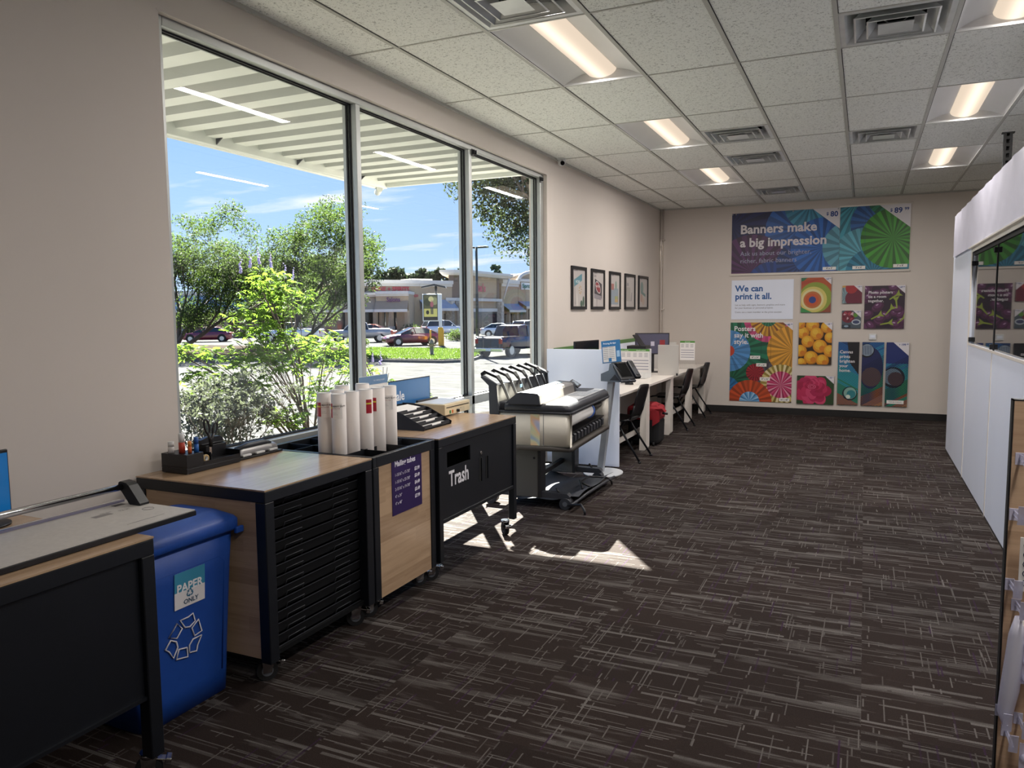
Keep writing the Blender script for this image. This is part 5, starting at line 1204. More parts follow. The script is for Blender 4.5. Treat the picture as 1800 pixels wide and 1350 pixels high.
monitor('black monitor on the nearest desk, rising behind the tall white end panel',.30,7.83,math.radians(82),.56,.34,1.105,'black_gloss')
scr=pm('screen_lilac','#33323e',.12,emit=(.10,.09,.13),estr=.25)
t,s_=monitor('monitor with a lit grey screen on the third desk, above the frosted divider',.40,10.25,math.radians(20),.46,.29,1.145,scr)
m=MB(); m.box((.10,-.0142,.27),(.17,-.0136,.44),ink('8c2a30')); m.box((-.02,-.0142,.36),(.03,-.0136,.42),ink('b8b4c4')); m.build('picture',s_)  # red patch is a reflection painted onto the screen, with a pale patch beside it
t=thing('document_scanner','black document scanner with its lid raised, on the desk before the second monitor','scanner',(.45,9.35,DZ))
m=MB(); m.box((-.14,-.13,.001),(.14,.13,.36),'lightgrey_plastic',bev=.006); m.build('cabinet',t)
m=MB(); m.box((-.11,-.12,.361),(.13,.12,.405),'black_plastic',bev=.006); m.build('scanner_body',t)
m=MB(); m.box((-.006,-.11,0),(.006,.11,.17),'black_plastic',bev=.003); m.build('raised_lid',t,mx=Matrix.Translation((.06,0,.40))@Matrix.Rotation(-.62,4,'Y'))
t=thing('computer_mouse','black computer mouse lying on the nearest white desk','mouse',(.60,8.44,DZ+.001))
m=MB(); m.loft([[(r*.9*math.cos(a)*.055,r*math.sin(a)*.034,z) for a in [2*PI*k/18 for k in range(18)]] for r,z in ((1,.0),(1.02,.01),(.9,.024),(.6,.033),(.2,.036))],'black_plastic'); m.build('shell',t)
m=MB(); m.tube([(-.05,0,.008),(-.12,.02,.004),(-.25,-.02,.004),(-.33,.04,.004)],.002,'black_plastic',6); m.build('cable',t)
m=MB(); m.cyl((.02,-.003,.030),(.02,.003,.030),.008,'dark_grey_plastic',10); m.build('wheel',t)
# ---------------------------------------------------------------- chairs
def chair(lab):
    t=thing('stacking_chair',lab,'chair',(0,0,0),group=None)   # faces -x (towards the desk)
    NS=10; 
    def surf(name,path,w,th,curve):
        m=MB(); rings=[]
        for i,(x,z,ww) in enumerate(path):
            a=path[max(i-1,0)]; b=path[min(i+1,len(path)-1)]; d=Vector((b[0]-a[0],0,b[1]-a[1])).normalized(); n=Vector((-d.z,0,d.x))
            top=[]; bot=[]
            for k in range(NS+1):
                v=-1+2*k/NS; y=v*ww; c=curve*(1-v*v)
                p=Vector((x,y,z))-n*c; top.append(tuple(p)); bot.append(tuple(p-n*th))
            rings.append(top+bot[::-1])
        m.loft(rings,'black_plastic'); return m.build(name,t)
    surf('seat',[(-.235,.435,.19),(-.20,.452,.215),(-.08,.455,.225),(.08,.445,.225),(.17,.452,.21)],.22,.012,.012)
    surf('backrest',[(.165,.452,.19),(.178,.50,.195),(.20,.56,.205),(.225,.66,.215),(.25,.76,.205),(.262,.80,.17)],.2,.012,-.03)
    for s in (-1,1):
        m=MB(); m.tube([(.16,s*.19,.44),(.195,s*.20,.52),(.215,s*.20,.60)],.011,'black_plastic',8); m.build('back_support',t)
        m=MB(); m.tube([(.02,s*.20,.435),(.10,s*.215,.30),(.285,s*.235,.012)],.0115,'black_steel',10); m.cyl((.288,s*.235,.0),(.28,s*.235,.02),.016,'black_plastic',12); m.build('leg',t)
        m=MB(); m.tube([(.04,s*.20,.435),(-.06,s*.215,.30),(-.235,s*.235,.012)],.0115,'black_steel',10); m.cyl((-.238,s*.235,.0),(-.23,s*.235,.02),.016,'black_plastic',12); m.build('leg',t)
    m=MB(); m.tube([(-.12,-.2,.434),(-.12,.2,.434)],.009,'black_steel',8); m.tube([(.10,-.2,.432),(.10,.2,.432)],.009,'black_steel',8); m.box((-.13,-.205,.425),(.12,-.185,.438),'black_steel'); m.box((-.13,.185,.425),(.12,.205,.438),'black_steel'); m.build('seat_frame',t)
    return t
c0=chair('black plastic chair at the nearest desk, beside the tall white panel'); c0.location=(.64,7.95,0)
dup(c0,(.64,10.33,0),label='black plastic chair tucked under the third desk, right of the red bag')
dup(c0,(.62,11.68,0),label='black plastic chair at the farthest desk, nearest the banner wall')
# ---------------------------------------------------------------- red and black rolling bag
t=thing('rolling_bag','red and black wheeled bag on the floor under the second desk','bag',(.66,8.95,0))
def rbox(m,a,b,mat,bv): m.box(a,b,mat,bev=bv,seg=3)
m=MB(); rbox(m,(.48,8.78,.015),(.855,9.12,.34),'black_fabric',.05); m.build('body',t,world=True)
m=MB(); rbox(m,(.47,8.77,.29),(.865,9.13,.47),'red_fabric',.05); m.loft([[(x,y,z) for x,y,z in ((.50,8.80,.46),(.84,8.80,.46),(.84,9.10,.46),(.50,9.10,.46))],[(x,y,z) for x,y,z in ((.56,8.86,.505),(.76,8.86,.505),(.76,9.04,.50),(.56,9.04,.50))]],'red_fabric'); tp=m.build('top_section',t,world=True)
m=MB(); m.loft([[(.80,8.766,.44),(.87,8.78,.42),(.93,8.80,.405),(.90,8.766,.45)],[(.82,8.85,.48),(.88,8.85,.44),(.94,8.84,.42),(.90,8.84,.46)]],'red_fabric',smooth=False); m.prism([(.79,.44),(.87,.42),(.875,.30),(.79,.24)],8.758,8.768,'red_fabric','y'); m.build('flap',t,world=True)
m=MB(); m.box((.52,8.755,.36),(.76,8.768,.42),'black_fabric',bev=.004); m.cyl((.90,8.80,.395),(.96,8.80,.39),.013,'black_plastic',10); m.box((.60,8.755,.335),(.66,8.76,.345),'lightgrey_plastic'); m.build('strap',t,world=True)
for x in (.53,.80):
    m=MB(); m.cyl((x-.012,8.79,.025),(x+.012,8.79,.025),.025,'rubber',16); m.build('wheel',t,world=True)
# ================================================================ RIGHT HAND WOOD GONDOLA PANEL
GY=2.6
wood('oak_panel_x','x',(.62,.43,.28),(.36,.22,.13),.45,.055)
t=thing('display_panel','oak slatted display end panel with clear hooks at the right edge of the picture','display panel',(3.75,GY,0))
m=MB(); m.box((3.416,GY,.0),(3.88,GY+.03,1.318),'oak_panel_x'); m.build('panel',t,world=True)
m=MB(); m.box((3.411,GY-.001,.0),(3.4155,GY+.031,1.322),'base_black'); m.box((3.411,GY-.001,1.3185),(3.88,GY+.031,1.322),'base_black'); m.build('edge_trim',t,world=True)
def hook(lab,x,z,ln=.12,tagw=.035):
    t=thing('price_hook',lab,'hook',(x,GY,z),group=None)
    m=MB(); m.box((-.012,-.004,-.018),(.012,-.0005,.018),'hook_plastic',bev=.001); m.build('base',t)
    m=MB(); m.tube([(0,-.004,.0),(0,-ln,.004),(0,-ln-.01,.02)],.003,'hook_plastic',8); m.tube([(0,-.004,.012),(0,-ln-.01,.022)],.0022,'hook_plastic',6); m.build('rod',t)
    m=MB(); m.prism([(-ln-.008,-.0) ,(-ln-.004,.0),(-ln-.016,.055),(-ln-.020,.055)],-tagw/2,tagw/2,'hook_plastic','x'); m.build('ticket_holder',t,mx=Matrix.Identity(4))
    return t
HK=[(3.436,1.150,'clear plastic price hook, topmost on the oak panel'),(3.428,.985,'clear plastic price hook, second from the top of the oak panel'),(3.427,.775,'clear plastic price hook above the hanging bubble wrap bag'),
 (3.445,.715,'clear plastic price hook holding the bubble wrap bag'),(3.419,.385,'clear plastic price hook just below the bubble wrap bag'),(3.436,.325,'clear plastic price hook, lowest on the oak panel'),(3.466,.37,'clear plastic price hook, right of the lowest one on the oak panel'),(3.470,.50,'clear plastic price hook behind the clear packet at the right edge')]
h0=None
for x,z,l in HK:
    if h0 is None: h0=hook(l,x,z,tagw=.022)
    else: dup(h0,(x,GY,z),label=l)
t=thing('bubble_wrap_bag','long white bag in clear plastic hanging on the oak panel','packet',(3.432,GY-.10,.55))
m=MB(); rg=[]
for x,z,w,d in ((.008,.155,.010,.008),(.006,.11,.015,.014),(.0,.04,.018,.02),(-.006,-.05,.018,.022),(-.012,-.11,.014,.016),(-.013,-.145,.005,.006)):
    rg.append([(x+w*math.cos(a),d*math.sin(a),z) for a in [2*PI*k/16 for k in range(16)]])
m.loft(rg,'paper_white'); m.build('white_roll',t)
m=MB(); m.loft([[(x-.003+(w*1.15)*math.cos(a),(d*1.2)*math.sin(a),z) for a in [2*PI*k/16 for k in range(16)]] for x,z,w,d in ((.008,.165,.008,.006),(.006,.11,.018,.016),(-.004,-.05,.021,.024),(-.012,-.12,.018,.016),(-.012,-.165,.004,.004))],'hook_plastic'); m.build('clear_sleeve',t)
for k,(x,z,lab) in enumerate(((3.437,.87,'white patterned card packet cut off by the right picture edge, upper'),(3.455,.60,'clear blister packet at the right edge, middle'),(3.462,.27,'clear blister packet at the right edge, lowest'))):
    t=thing('blister_packet',lab,'packet',(x,GY-.10,z))
    m=MB(); m.box((-.006,-.003,-.08),(.09,.0,.075),'paper_white' if k==0 else 'hook_plastic',bev=.001); m.build('card',t)
    m=MB()
    if k==0:
        for q in range(5): m.tube([(.012+.009*math.cos(a),-.0045,-.055+q*.027+.009*math.sin(a)) for a in [2*PI*j/10 for j in range(10)]],.0012,ink('2b2b50'),5,closed=True)
    else:
        for q in range(6): m.sphere((.006+.02*(q%2),-.010,-.06+.024*q),.011,'hook_plastic',12,8)
    m.build('printed_pattern' if k==0 else 'blister',t)
# ================================================================ OUTDOORS
m=MB(); m.face([(-260,-60,G),(-6.2,-60,G),(-6.2,260,G),(-260,260,G)],'asphalt'); m.face([(-6.2,14,G),(60,14,G),(60,260,G),(-6.2,260,G)],'asphalt'); struct(m.build('ground_parking'))
m=MB(); m.loft([[(-.2,y,-.06),(-2.2,y,-.06),(-2.2,y,-.20),(-3.2,y,-.30),(-5.9,y,-.80),(-6.2,y,-.80),(-6.2,y,G-.01)] for y in (-20,14)],'mulch',caps=False,closed=False,smooth=False); struct(m.build('ground_planting_bank'))
m=MB(); m.box((-2.2,-20,-.2),(-.201,14,-.05),'concrete'); struct(m.build('ground_sidewalk'))
m=MB(); m.box((-6.35,-20,G-.02),(-6.2,14,G+.16),'concrete',bev=.02); struct(m.build('trim_curb'))
# entrance canopy (corrugated deck)
t=thing('awning','white corrugated metal awning over the sidewalk outside the window','awning',(-1.1,3.4,3.0))
m=MB(); y=-3.0; ia=m.mi('awning_metal'); ib=m.mi('awning_metal_shaded')
prof=[]; yend=7.40; k=0
y=yend-.16
pts=[(yend,3.045)]
while y>-3: pts+=[(y,3.045),(y-.03,3.10),(y-.135,3.10),(y-.165,3.045)]; y-=.305
R=[[m.bm.verts.new((x,p[0],p[1])) for p in pts] for x in (-.205,-1.93)]; 
for i in range(len(pts)-1):
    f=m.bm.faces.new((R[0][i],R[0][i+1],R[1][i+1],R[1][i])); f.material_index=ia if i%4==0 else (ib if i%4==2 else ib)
m.build('deck',t,world=True,recalc=False)
m=MB(); m.box((-.205-1.75,-3,3.125),(-.2,yend,3.14),'awning_metal'); m.box((-1.985,-3,2.985),(-1.93,yend+.02,3.17),'awning_metal',bev=.004,seg=1); m.box((-1.93,yend,3.0),(-.205,yend+.045,3.17),'awning_metal',bev=.004,seg=1); m.box((-.26,-3,3.01),(-.205,yend,3.045),'awning_metal'); m.build('edge_beam',t,world=True)
m=MB()
for k in range(8): yy=yend-.5-k*1.0; m.prism([(-1.93,3.045),(-1.93,2.995),(-1.86,3.045)],yy,yy+.01,'dark_grey_plastic','y')
m.build('deck_clips',t,world=True)
m=MB(); m.cyl((-1.95,7.30,2.97),(-2.05,7.40,2.95),.035,'awning_metal',14); m.cyl((-2.0,-3,2.99),(-2.0,7.42,2.99),.018,'awning_metal',10); m.build('gutter_outlet',t,world=True)
# grass island with curb
ISL=[(-70,33.5),(-45,33.0),(-34,33.1),(-20,33.5),(-16.4,33.7),(-15.7,34.6),(-15.7,35.8),(-16.3,38),(-17.6,41),(-19,43.2),(-22,44.2),(-28,44.2),(-40,45),(-70,47)]
m=MB(); m.prism(ISL,G-.01,G+.14,'concrete','z'); struct(m.build('trim_island_curb'))
ins=[(-70,34),(-45,33.25),(-34,33.3),(-20,33.7),(-16.55,33.9),(-15.95,34.7),(-15.9,35.8),(-16.5,37.9),(-17.8,40.8),(-19.1,43),(-22,44.0),(-28,44.0),(-28,33.6)]
m=MB(); m.prism([(-27.5,33.5),(-20,33.7),(-16.55,33.9),(-15.95,34.7),(-15.9,35.8),(-16.5,37.9),(-17.8,40.8),(-19.1,43),(-22,44.0),(-27.5,44.0)],G+.13,G+.19,'grass','z'); struct(m.build('ground_lawn'))
m=MB(); m.prism([(-70,33.8),(-45,33.25),(-34,33.3),(-27.5,33.5),(-27.5,44.0),(-40,44.7),(-70,46.7)],G+.13,G+.17,'mulch','z'); struct(m.build('ground_mulch_island'))
m=MB(); V=[];Fs=[]
rr_=np.random.RandomState(4)
def inside(x,y,P):
    c=False
    for i in range(len(P)):
        a,b=P[i-1],P[i]
        if (a[1]>y)!=(b[1]>y) and x<(b[0]-a[0])*(y-a[1])/(b[1]-a[1])+a[0]: c=not c
    return c
LP=[(-27.5,33.5),(-20,33.7),(-16.55,33.9),(-15.95,34.7),(-15.9,35.8),(-16.5,37.9),(-17.8,40.8),(-19.1,43),(-22,44.0),(-27.5,44.0)]
for k in range(16000):
    x,y=rr_.uniform(-27.5,-15.9),rr_.uniform(33.6,44)
    if not inside(x,y,LP): continue
    a=rr_.uniform(0,6.28); w=.03; h=rr_.uniform(.05,.13); i=len(V); V+=[(x-w*math.cos(a),y-w*math.sin(a),G+.18),(x+w*math.cos(a),y+w*math.sin(a),G+.18),(x+rr_.uniform(-.05,.05),y+rr_.uniform(-.05,.05),G+.18+h)]; Fs.append((i,i+1,i+2))
me=bpy.data.meshes.new('lawn_grass'); me.from_pydata(V,[],Fs); me.materials.append(MATS['grass_blades']); o=bpy.data.objects.new('lawn_grass',me); COL.objects.link(o); tag(o,'short bright green grass blades on the island beyond the road','grass',kind='stuff')
m.bm.free()
# foliage helper: random leaves inside blobs
def foliage(name,parent,blobs,n,size,mat,seed,aspect=2.2,hollow=.35,droop=.0,shell=True):
    r=np.random.RandomState(seed); vol=np.array([b[3]*b[4]*b[5] for b in blobs])**.8; vol=vol/vol.sum()
    idx=r.choice(len(blobs),n,p=vol); B=np.array([b[:6] for b in blobs])[idx]
    d=r.normal(size=(n,3)); d/=np.linalg.norm(d,axis=1)[:,None]; rad=r.uniform(hollow,1,n)**.6
    C_=B[:,:3]+d*rad[:,None]*B[:,3:6]
    C_+=r.normal(size=(n,3))*.04*B[:,3:6]
    a=r.normal(size=(n,3)); a[:,2]-=droop; a/=np.linalg.norm(a,axis=1)[:,None]; b=np.cross(a,r.normal(size=(n,3))); b/=np.linalg.norm(b,axis=1)[:,None]
    s=size*r.uniform(.6,1.3,n)[:,None]; w=s/aspect
    P=np.stack([C_-a*s*.5,C_+b*w*.5-a*s*.05,C_+a*s*.5,C_-b*w*.5-a*s*.05],1).reshape(-1,3)
    me=bpy.data.meshes.new(name); me.vertices.add(4*n); me.vertices.foreach_set('co',P.ravel()); me.loops.add(4*n); me.loops.foreach_set('vertex_index',np.arange(4*n)); me.polygons.add(n); me.polygons.foreach_set('loop_start',np.arange(0,4*n,4)); me.polygons.foreach_set('loop_total',np.full(n,4)); me.update(calc_edges=True)
    me.materials.append(MATS[mat]); o=bpy.data.objects.new(name,me); COL.objects.link(o); o.parent=parent; return o
def branchy(mb,p,d,r,depth,rnd,lean=.5,tips=None,k=3,shrink=.68):
    p=Vector(p); d=Vector(d); L_=d.length; pts=[p]; 
    for i in range(3): d=d+Vector((rnd.uniform(-1,1),rnd.uniform(-1,1),rnd.uniform(-.3,.5)))*L_*.10; d=d.normalized()*L_; pts.append(pts[-1]+d/3)
    mb.tube(pts,r,'bark',6,rs=[r,r*.9,r*.8,r*.68])
    if depth==0:
        if tips is not None: tips.append(tuple(pts[-1])); 
        return
    for i in range(k):
        a=rnd.uniform(0,2*PI); nd=(d.normalized()+Vector((math.cos(a),math.sin(a),rnd.uniform(-.1,.5)))*lean).normalized()*L_*rnd.uniform(.55,.85)*1.0
        branchy(mb,pts[-1] if i else pts[2],nd,r*shrink*.8,depth-1,rnd,lean,tips,k,shrink)
def tree(name,lab,base,dirs,seed,blobs,n,size,mat,r=.12,depth=3,group=None,aspect=3,hollow=.2,tipleaf=None,lean=.55):
    t=thing(name,lab,'tree',base,group=group); rnd=random.Random(seed); tips=[]
    m=MB()
    for b,d in dirs: branchy(m,Vector(b),Vector(d),r,depth,rnd,lean,tips)
    m.build('trunk',t,recalc=False)
    bl=[(b[0]-base[0],b[1]-base[1],b[2]-base[2],*b[3:]) for b in blobs]
    if tipleaf: bl+= [(p[0],p[1],p[2],tipleaf,tipleaf,tipleaf*.8) for p in tips]
    foliage('foliage',t,bl,n,size,mat,seed,aspect,hollow)
    return t
# two feathery trees on the mulch island
def rb(cx,cy,cz,rx,ry,rz,n,s,seed,bottom=-.6):
    r=random.Random(seed); out=[]
    while len(out)<n:
        x,y,z=r.uniform(-1,1),r.uniform(-1,1),r.uniform(bottom,1)
        if x*x+y*y+z*z<1: out.append((cx+x*rx,cy+y*ry,cz+z*rz,s*r.uniform(.6,1.3),s*r.uniform(.6,1.3),s*r.uniform(.5,1.1)))
    return out
tree('feathery_tree','feathery green tree with leaning dark trunks at the left edge of the window view',(-36.6,34.9,G+.15),[((0,0,0),(1.2,.9,2.6)),((.1,0,0),(2.6,1.4,1.9)),((.2,.2,0),(.2,.2,2.8))],3,
  rb(-34.4,36.2,4.3,3.6,3.0,4.1,70,.95,1,-.75),26000,.21,'leaf_tree',r=.16,aspect=3.2,tipleaf=.6)
tree('feathery_tree','feathery green tree with thin high branches, behind the first window mullion',(-29.6,37.2,G+.15),[((0,0,0),(.9,.6,2.6)),((0,.1,0),(-1.1,.4,2.3)),((.2,.2,0),(1.9,1.0,1.8))],8,
  rb(-27.7,38.6,4.6,4.5,3.0,3.9,78,.9,2,-.7),28000,.21,'leaf_tree',r=.15,aspect=3.2,tipleaf=.55)
tree('feathery_tree','lower dense green tree between the two feathery trees, farther back',(-35.5,43.5,G+.15),[((0,0,0),(.3,.3,2.0))],12,
  rb(-34.5,43.5,3.2,5.4,3,2.6,60,1.0,5,-.9),16000,.26,'leaf_tree',r=.16,aspect=3,tipleaf=.5)
# broadleaf tree near the building, crown hanging into the third window
tree('oak_tree','dark small-leaved tree whose crown hangs below the awning in the third window',(-2.4,16.6,G),[((0,0,0),(-.1,-.1,3.4)),((0,0,2.5),(-.5,-.6,1.9))],21,
  [(-3.3,15.3,4.2,.9,.8,1.0),(-2.9,15.3,3.5,.5,.5,.8),(-3.2,15.4,4.9,1.7,1.5,1.5),(-4.2,15.2,4.3,1.0,.9,.9),(-4.9,15.0,4.5,.65,.6,.6),(-3.9,15.4,3.4,.8,.7,.7),(-3.4,15.9,3.0,.6,.6,.6),(-3.7,15.7,5.4,1.3,1.2,1.0),(-3.0,16.4,3.5,.9,.8,.8),(-4.55,15.1,3.75,.35,.35,.3),(-2.2,16.4,5.2,2.0,1.9,1.6)],46000,.085,'leaf_oak',r=.14,aspect=2.0,hollow=.0,depth=3)
# tree line behind the shops
pine=[(-73,109,8.6,3.4),(-70.2,110.9,9.6,3.0),(-67.3,112.3,9.2,2.8),(-65.3,113.2,9.0,2.4),(-62.8,114.3,8.6,2.6),(-60,115.5,9.4,2.2),(-76,106,9.6,3.6),(-80,104,10.2,3.8),(-85,101,10,4),(-54.6,118.2,9.7,1.8),(-90,96,10,4.4),(-57,119,8.2,2.2)]
pl=['behind the long shop roof, tallest on the left','behind the long shop roof, above the wine sign','behind the shop roof, right of the wine sign','behind the shop roof, above the lit panel','behind the shop roof, just left of the tower','rising just over the tower roof','behind the feathery tree in the second window','behind the feathery trees, left of centre','behind the feathery trees, near the window mullion','small flat topped one right of the tower','behind the leftmost feathery tree','low one in the gap right of the tower']
for k,(x,y,z,r) in enumerate(pine):
    tree('pine_tree','distant dark green tree '+pl[k],(x,y,G),[((0,0,0),(0,0,z*.55))],30+k,rb(x,y,z*.72,r*.8,r*.8,z*.30,12,r*.42,40+k,-1),1500,.75,'leaf_far',r=.2,depth=1,group='trees behind the shops',aspect=1.6)
# ---------------------------------------------------------------- planting by the window
def leaf5(V,Fs,c,n,up,s,rnd):
    """five pointed leaflets"""
    n=n.normalized(); u=n.cross(Vector((rnd.uniform(-1,1),rnd.uniform(-1,1),rnd.uniform(-1,1)))).normalized(); v=n.cross(u)
    for k in range(5):
        a=-1.15+k*.575; d=(u*math.cos(a)+v*math.sin(a)); ln=s*(1-.16*abs(k-2)); w=ln*.13; sd=n.cross(d)
        tip=c+d*ln-n*ln*.18; mid=c+d*ln*.5
        i=len(V); V+= [tuple(c),tuple(mid+sd*w),tuple(tip),tuple(mid-sd*w)]; Fs.append((i,i+1,i+2,i+3))
def mk(name,V,Fs,mat,parent):
    me=bpy.data.meshes.new(name); me.from_pydata(V,[],Fs); me.materials.append(MATS[mat]); o=bpy.data.objects.new(name,me); COL.objects.link(o); o.parent=parent; return o
def vitex(lab,base,targets,seed,n,s,flowers=(),stems=None):
    t=thing('leafy_shrub',lab,'shrub',base); rnd=random.Random(seed); V=[];Fs=[]; m=MB(); B=Vector(base)
    for (x,y,z,rx,ry,rz) in targets:
        c=Vector((x,y,z))-B
        k=rnd.uniform(.25,.5); midp=Vector((c.x*k,c.y*k,c.z*(k+.15)))
        m.tube([(rnd.uniform(-.1,.1),rnd.uniform(-.1,.1),0),midp,c],.012,'bark',6,rs=[.02,.013,.006])
        q=int(n*(rx*ry*rz)**.5)
        for j in range(4): e=c+Vector((rnd.uniform(-rx,rx),rnd.uniform(-ry,ry),rnd.uniform(-rz,rz)*.8)); m.tube([tuple(midp),tuple((midp+e)/2+Vector((0,0,.03))),tuple(e)],.004,'bark',5)
        for j in range(q):
            d=Vector((rnd.gauss(0,1),rnd.gauss(0,1),rnd.gauss(0,1))).normalized()*rnd.uniform(.1,1)**.5
            p=c+Vector((d.x*rx,d.y*ry,d.z*rz)); nn=Vector((rnd.uniform(-.6,.6),rnd.uniform(-.6,.6),1)); leaf5(V,Fs,p,nn,None,s*rnd.uniform(.6,1.2),rnd)
    m.build('stems',t,recalc=False); mk('foliage',V,Fs,'leaf_bright',t)
    for (x,y,z) in flowers:
        m=MB(); p=Vector((x,y,z))-B
        for k in range(7): m.sphere(tuple(p+Vector((rnd.uniform(-.012,.012),rnd.uniform(-.012,.012),k*.028))),.020-.002*k,pm('flower_lilac','#8f86b8',.7),8,6)
        m.build('flower_spike',t)
    return t
T=[(-3.5,6.2,.75,.3,.45,.14),(-3.5,5.8,1.2,.25,.35,.10),(-3.4,6.7,.7,.3,.4,.2),(-3.5,7.15,1.95,.35,.42,.22),(-3.5,7.5,1.75,.35,.4,.25),(-3.55,6.95,1.50,.3,.40,.22),(-3.4,6.45,1.12,.3,.42,.16),(-3.3,6.0,.95,.25,.35,.12),(-3.4,6.9,1.05,.3,.42,.2),(-3.4,7.5,1.1,.35,.42,.28),(-3.4,8.1,1.15,.35,.40,.25),(-3.4,8.5,.85,.35,.35,.22),(-3.4,7.9,.55,.35,.45,.25),(-3.4,8.4,.45,.3,.35,.22),(-3.4,7.2,.35,.3,.35,.15),(-3.2,7.6,.05,.35,.45,.16),(-3.3,8.3,.1,.35,.4,.18),(-3.2,6.95,-.02,.3,.35,.12),(-3.5,7.2,1.3,.3,.35,.2)]
vitex('tall bright green palmate-leaved shrub with lilac flower spikes outside the first window',(-3.5,7.9,-.35),T,77,620,.115,flowers=[(-3.6,7.0,2.15),(-3.6,7.15,2.2),(-3.6,7.35,2.16),(-3.6,7.6,2.05),(-3.6,7.75,2.0),(-3.6,6.85,2.08)])
vitex('small bright green shrub behind the counter sign, outside the second window',(-3.3,9.4,-.35),[(-3.3,9.2,.45,.3,.35,.25),(-3.3,9.7,.35,.3,.4,.2),(-3.4,9.0,.75,.25,.3,.2),(-3.3,10.2,.25,.25,.3,.12),(-3.4,8.9,1.05,.12,.2,.1)],78,420,.10,flowers=[(-3.4,9.15,.9),(-3.4,9.35,.85)])
t=thing('grey_shrub','grey-green twiggy shrub low outside the window, above the scissors','shrub',(-2.75,5.6,-.2)); rnd=random.Random(6); m=MB(); tips=[]
for k in range(9): a=k*.7; branchy(m,(.1*math.cos(a),.1*math.sin(a),0),(.14*math.cos(a),.2*math.sin(a),.42),.010,3,rnd,.55,tips)
m.build('stems',t,recalc=False)
foliage('foliage',t,[(0,-.1,.5,.32,.42,.42),(0,.12,.75,.3,.42,.36),(0,-.25,.85,.25,.26,.28),(0,.3,.95,.2,.25,.22),(0,.0,1.1,.15,.2,.12)]+[(p[0],p[1],p[2],.06,.06,.06) for p in tips],6500,.048,'leaf_grey',9,2.0,0)
# ---------------------------------------------------------------- street furniture
t=thing('fire_hydrant','weathered fire hydrant standing on the grass island','hydrant',(-19,37.1,G+.18))
m=MB(); m.lathe([(.16,0),(.16,.05),(.11,.06),(.11,.62),(.15,.64),(.15,.69),(.12,.72),(.10,.80),(.05,.86),(.03,.92),(.0,.92)],pm('hydrant_body','#7a6f60',.7,nscale=10,namt=.3)); m.build('barrel',t)
for d in ((.909,.417),(-.909,-.417),(.4,-.9)):
    m=MB(); m.cyl((d[0]*.09,d[1]*.09,.55),(d[0]*.2,d[1]*.2,.55),.065,pm('hydrant_cap','#a0806a',.7),14); m.build('nozzle_cap',t)
YEL=pm('bollard_yellow','#c99a12',.5,nscale=5,namt=.08)
t=thing('parking_lot_display','lit advertising panel on a yellow based pole in the parking lot','sign',(-27,51.4,G),math.radians(24.7))
m=MB(); m.box((.18,-.12,1.4),(.42,.12,4.0),'lightgrey_plastic',bev=.02); m.build('pole',t)
m=MB(); m.box((.12,-.17,0),(.48,.17,1.42),YEL,bev=.01); m.build('base',t)
m=MB(); m.box((-1.05,-.22,1.9),(.20,-.02,4.0),'lightgrey_plastic',bev=.03); cb=m.build('case',t)
m=MB(); m.box((-.97,-.235,1.98),(.12,-.221,3.93),'black_gloss')
a=Art(m,(-.93,-.24,2.25),(1,0,0),(0,0,1),1.01,1.64,eps=.002); SE=lambda h:pm('lit_'+h,'#'+h,.4,emit=srgb(h),estr=.35)
a.rect(0,0,1.01,1.64,SE('4a4a34')); a.rect(0,0,1.01,.62,SE('a8a05c')); a.disc(.3,1.1,.3,SE('2f3426')); a.disc(.8,1.2,.3,SE('7a7a58')); a.disc(.55,1.35,.2,SE('b0a878')); a.rect(.52,.2,.60,.8,SE('2a2a34')); a.rect(.63,.2,.71,.8,SE('2a2a34')); a.disc(.61,.95,.13,SE('8a4a54'),ry=.22); a.disc(.61,1.22,.07,SE('a88a70')); a.disc(.28,.34,.12,SE('24221e'),ry=.16)
m.build('screen',cb,recalc=False)
m=MB(); m.prism([(-1.05,4.55),(-.1,4.75),(.75,4.55),(.80,4.42),(-.1,4.62),(-1.1,4.45)],-.5,.4,'dark_grey_plastic','y'); m.cyl((.0,-.05,4.0),(.0,-.05,4.6),.10,'dark_grey_plastic',12); m.build('solar_roof',t)
for x,y,l in ((-27.45,51.2,'thin yellow bollard left of the lit panel base'),(-26.55,51.6,'thin yellow bollard right of the lit panel base')):
    m=MB(); m.cyl((x,y,G),(x,y,G+1.2),.06,YEL,12); m.sphere((x,y,G+1.2),.06,YEL,10,6); tag(m.build('bollard'),l,'bollard')
t=thing('light_pole','tall dark parking lot light pole seen through the third window','lamp',(-17.7,40.2,G))
m=MB(); m.cyl((0,0,0),(0,0,6.35),.10,pm('pole_dark','#4a4744',.6),12,r2=.07); m.cyl((0,0,0),(0,0,.6),.22,'concrete',16); m.build('pole',t)
for s in (-1,1):
    m=MB(); m.box((min(0,s*.75),-.04,6.27),(max(0,s*.75),.04,6.33),'pole_dark'); m.box((s*.45-.3,-.14,6.29),(s*.45+.3,.14,6.37),'pole_dark',bev=.02); m.build('lamp_head',t)
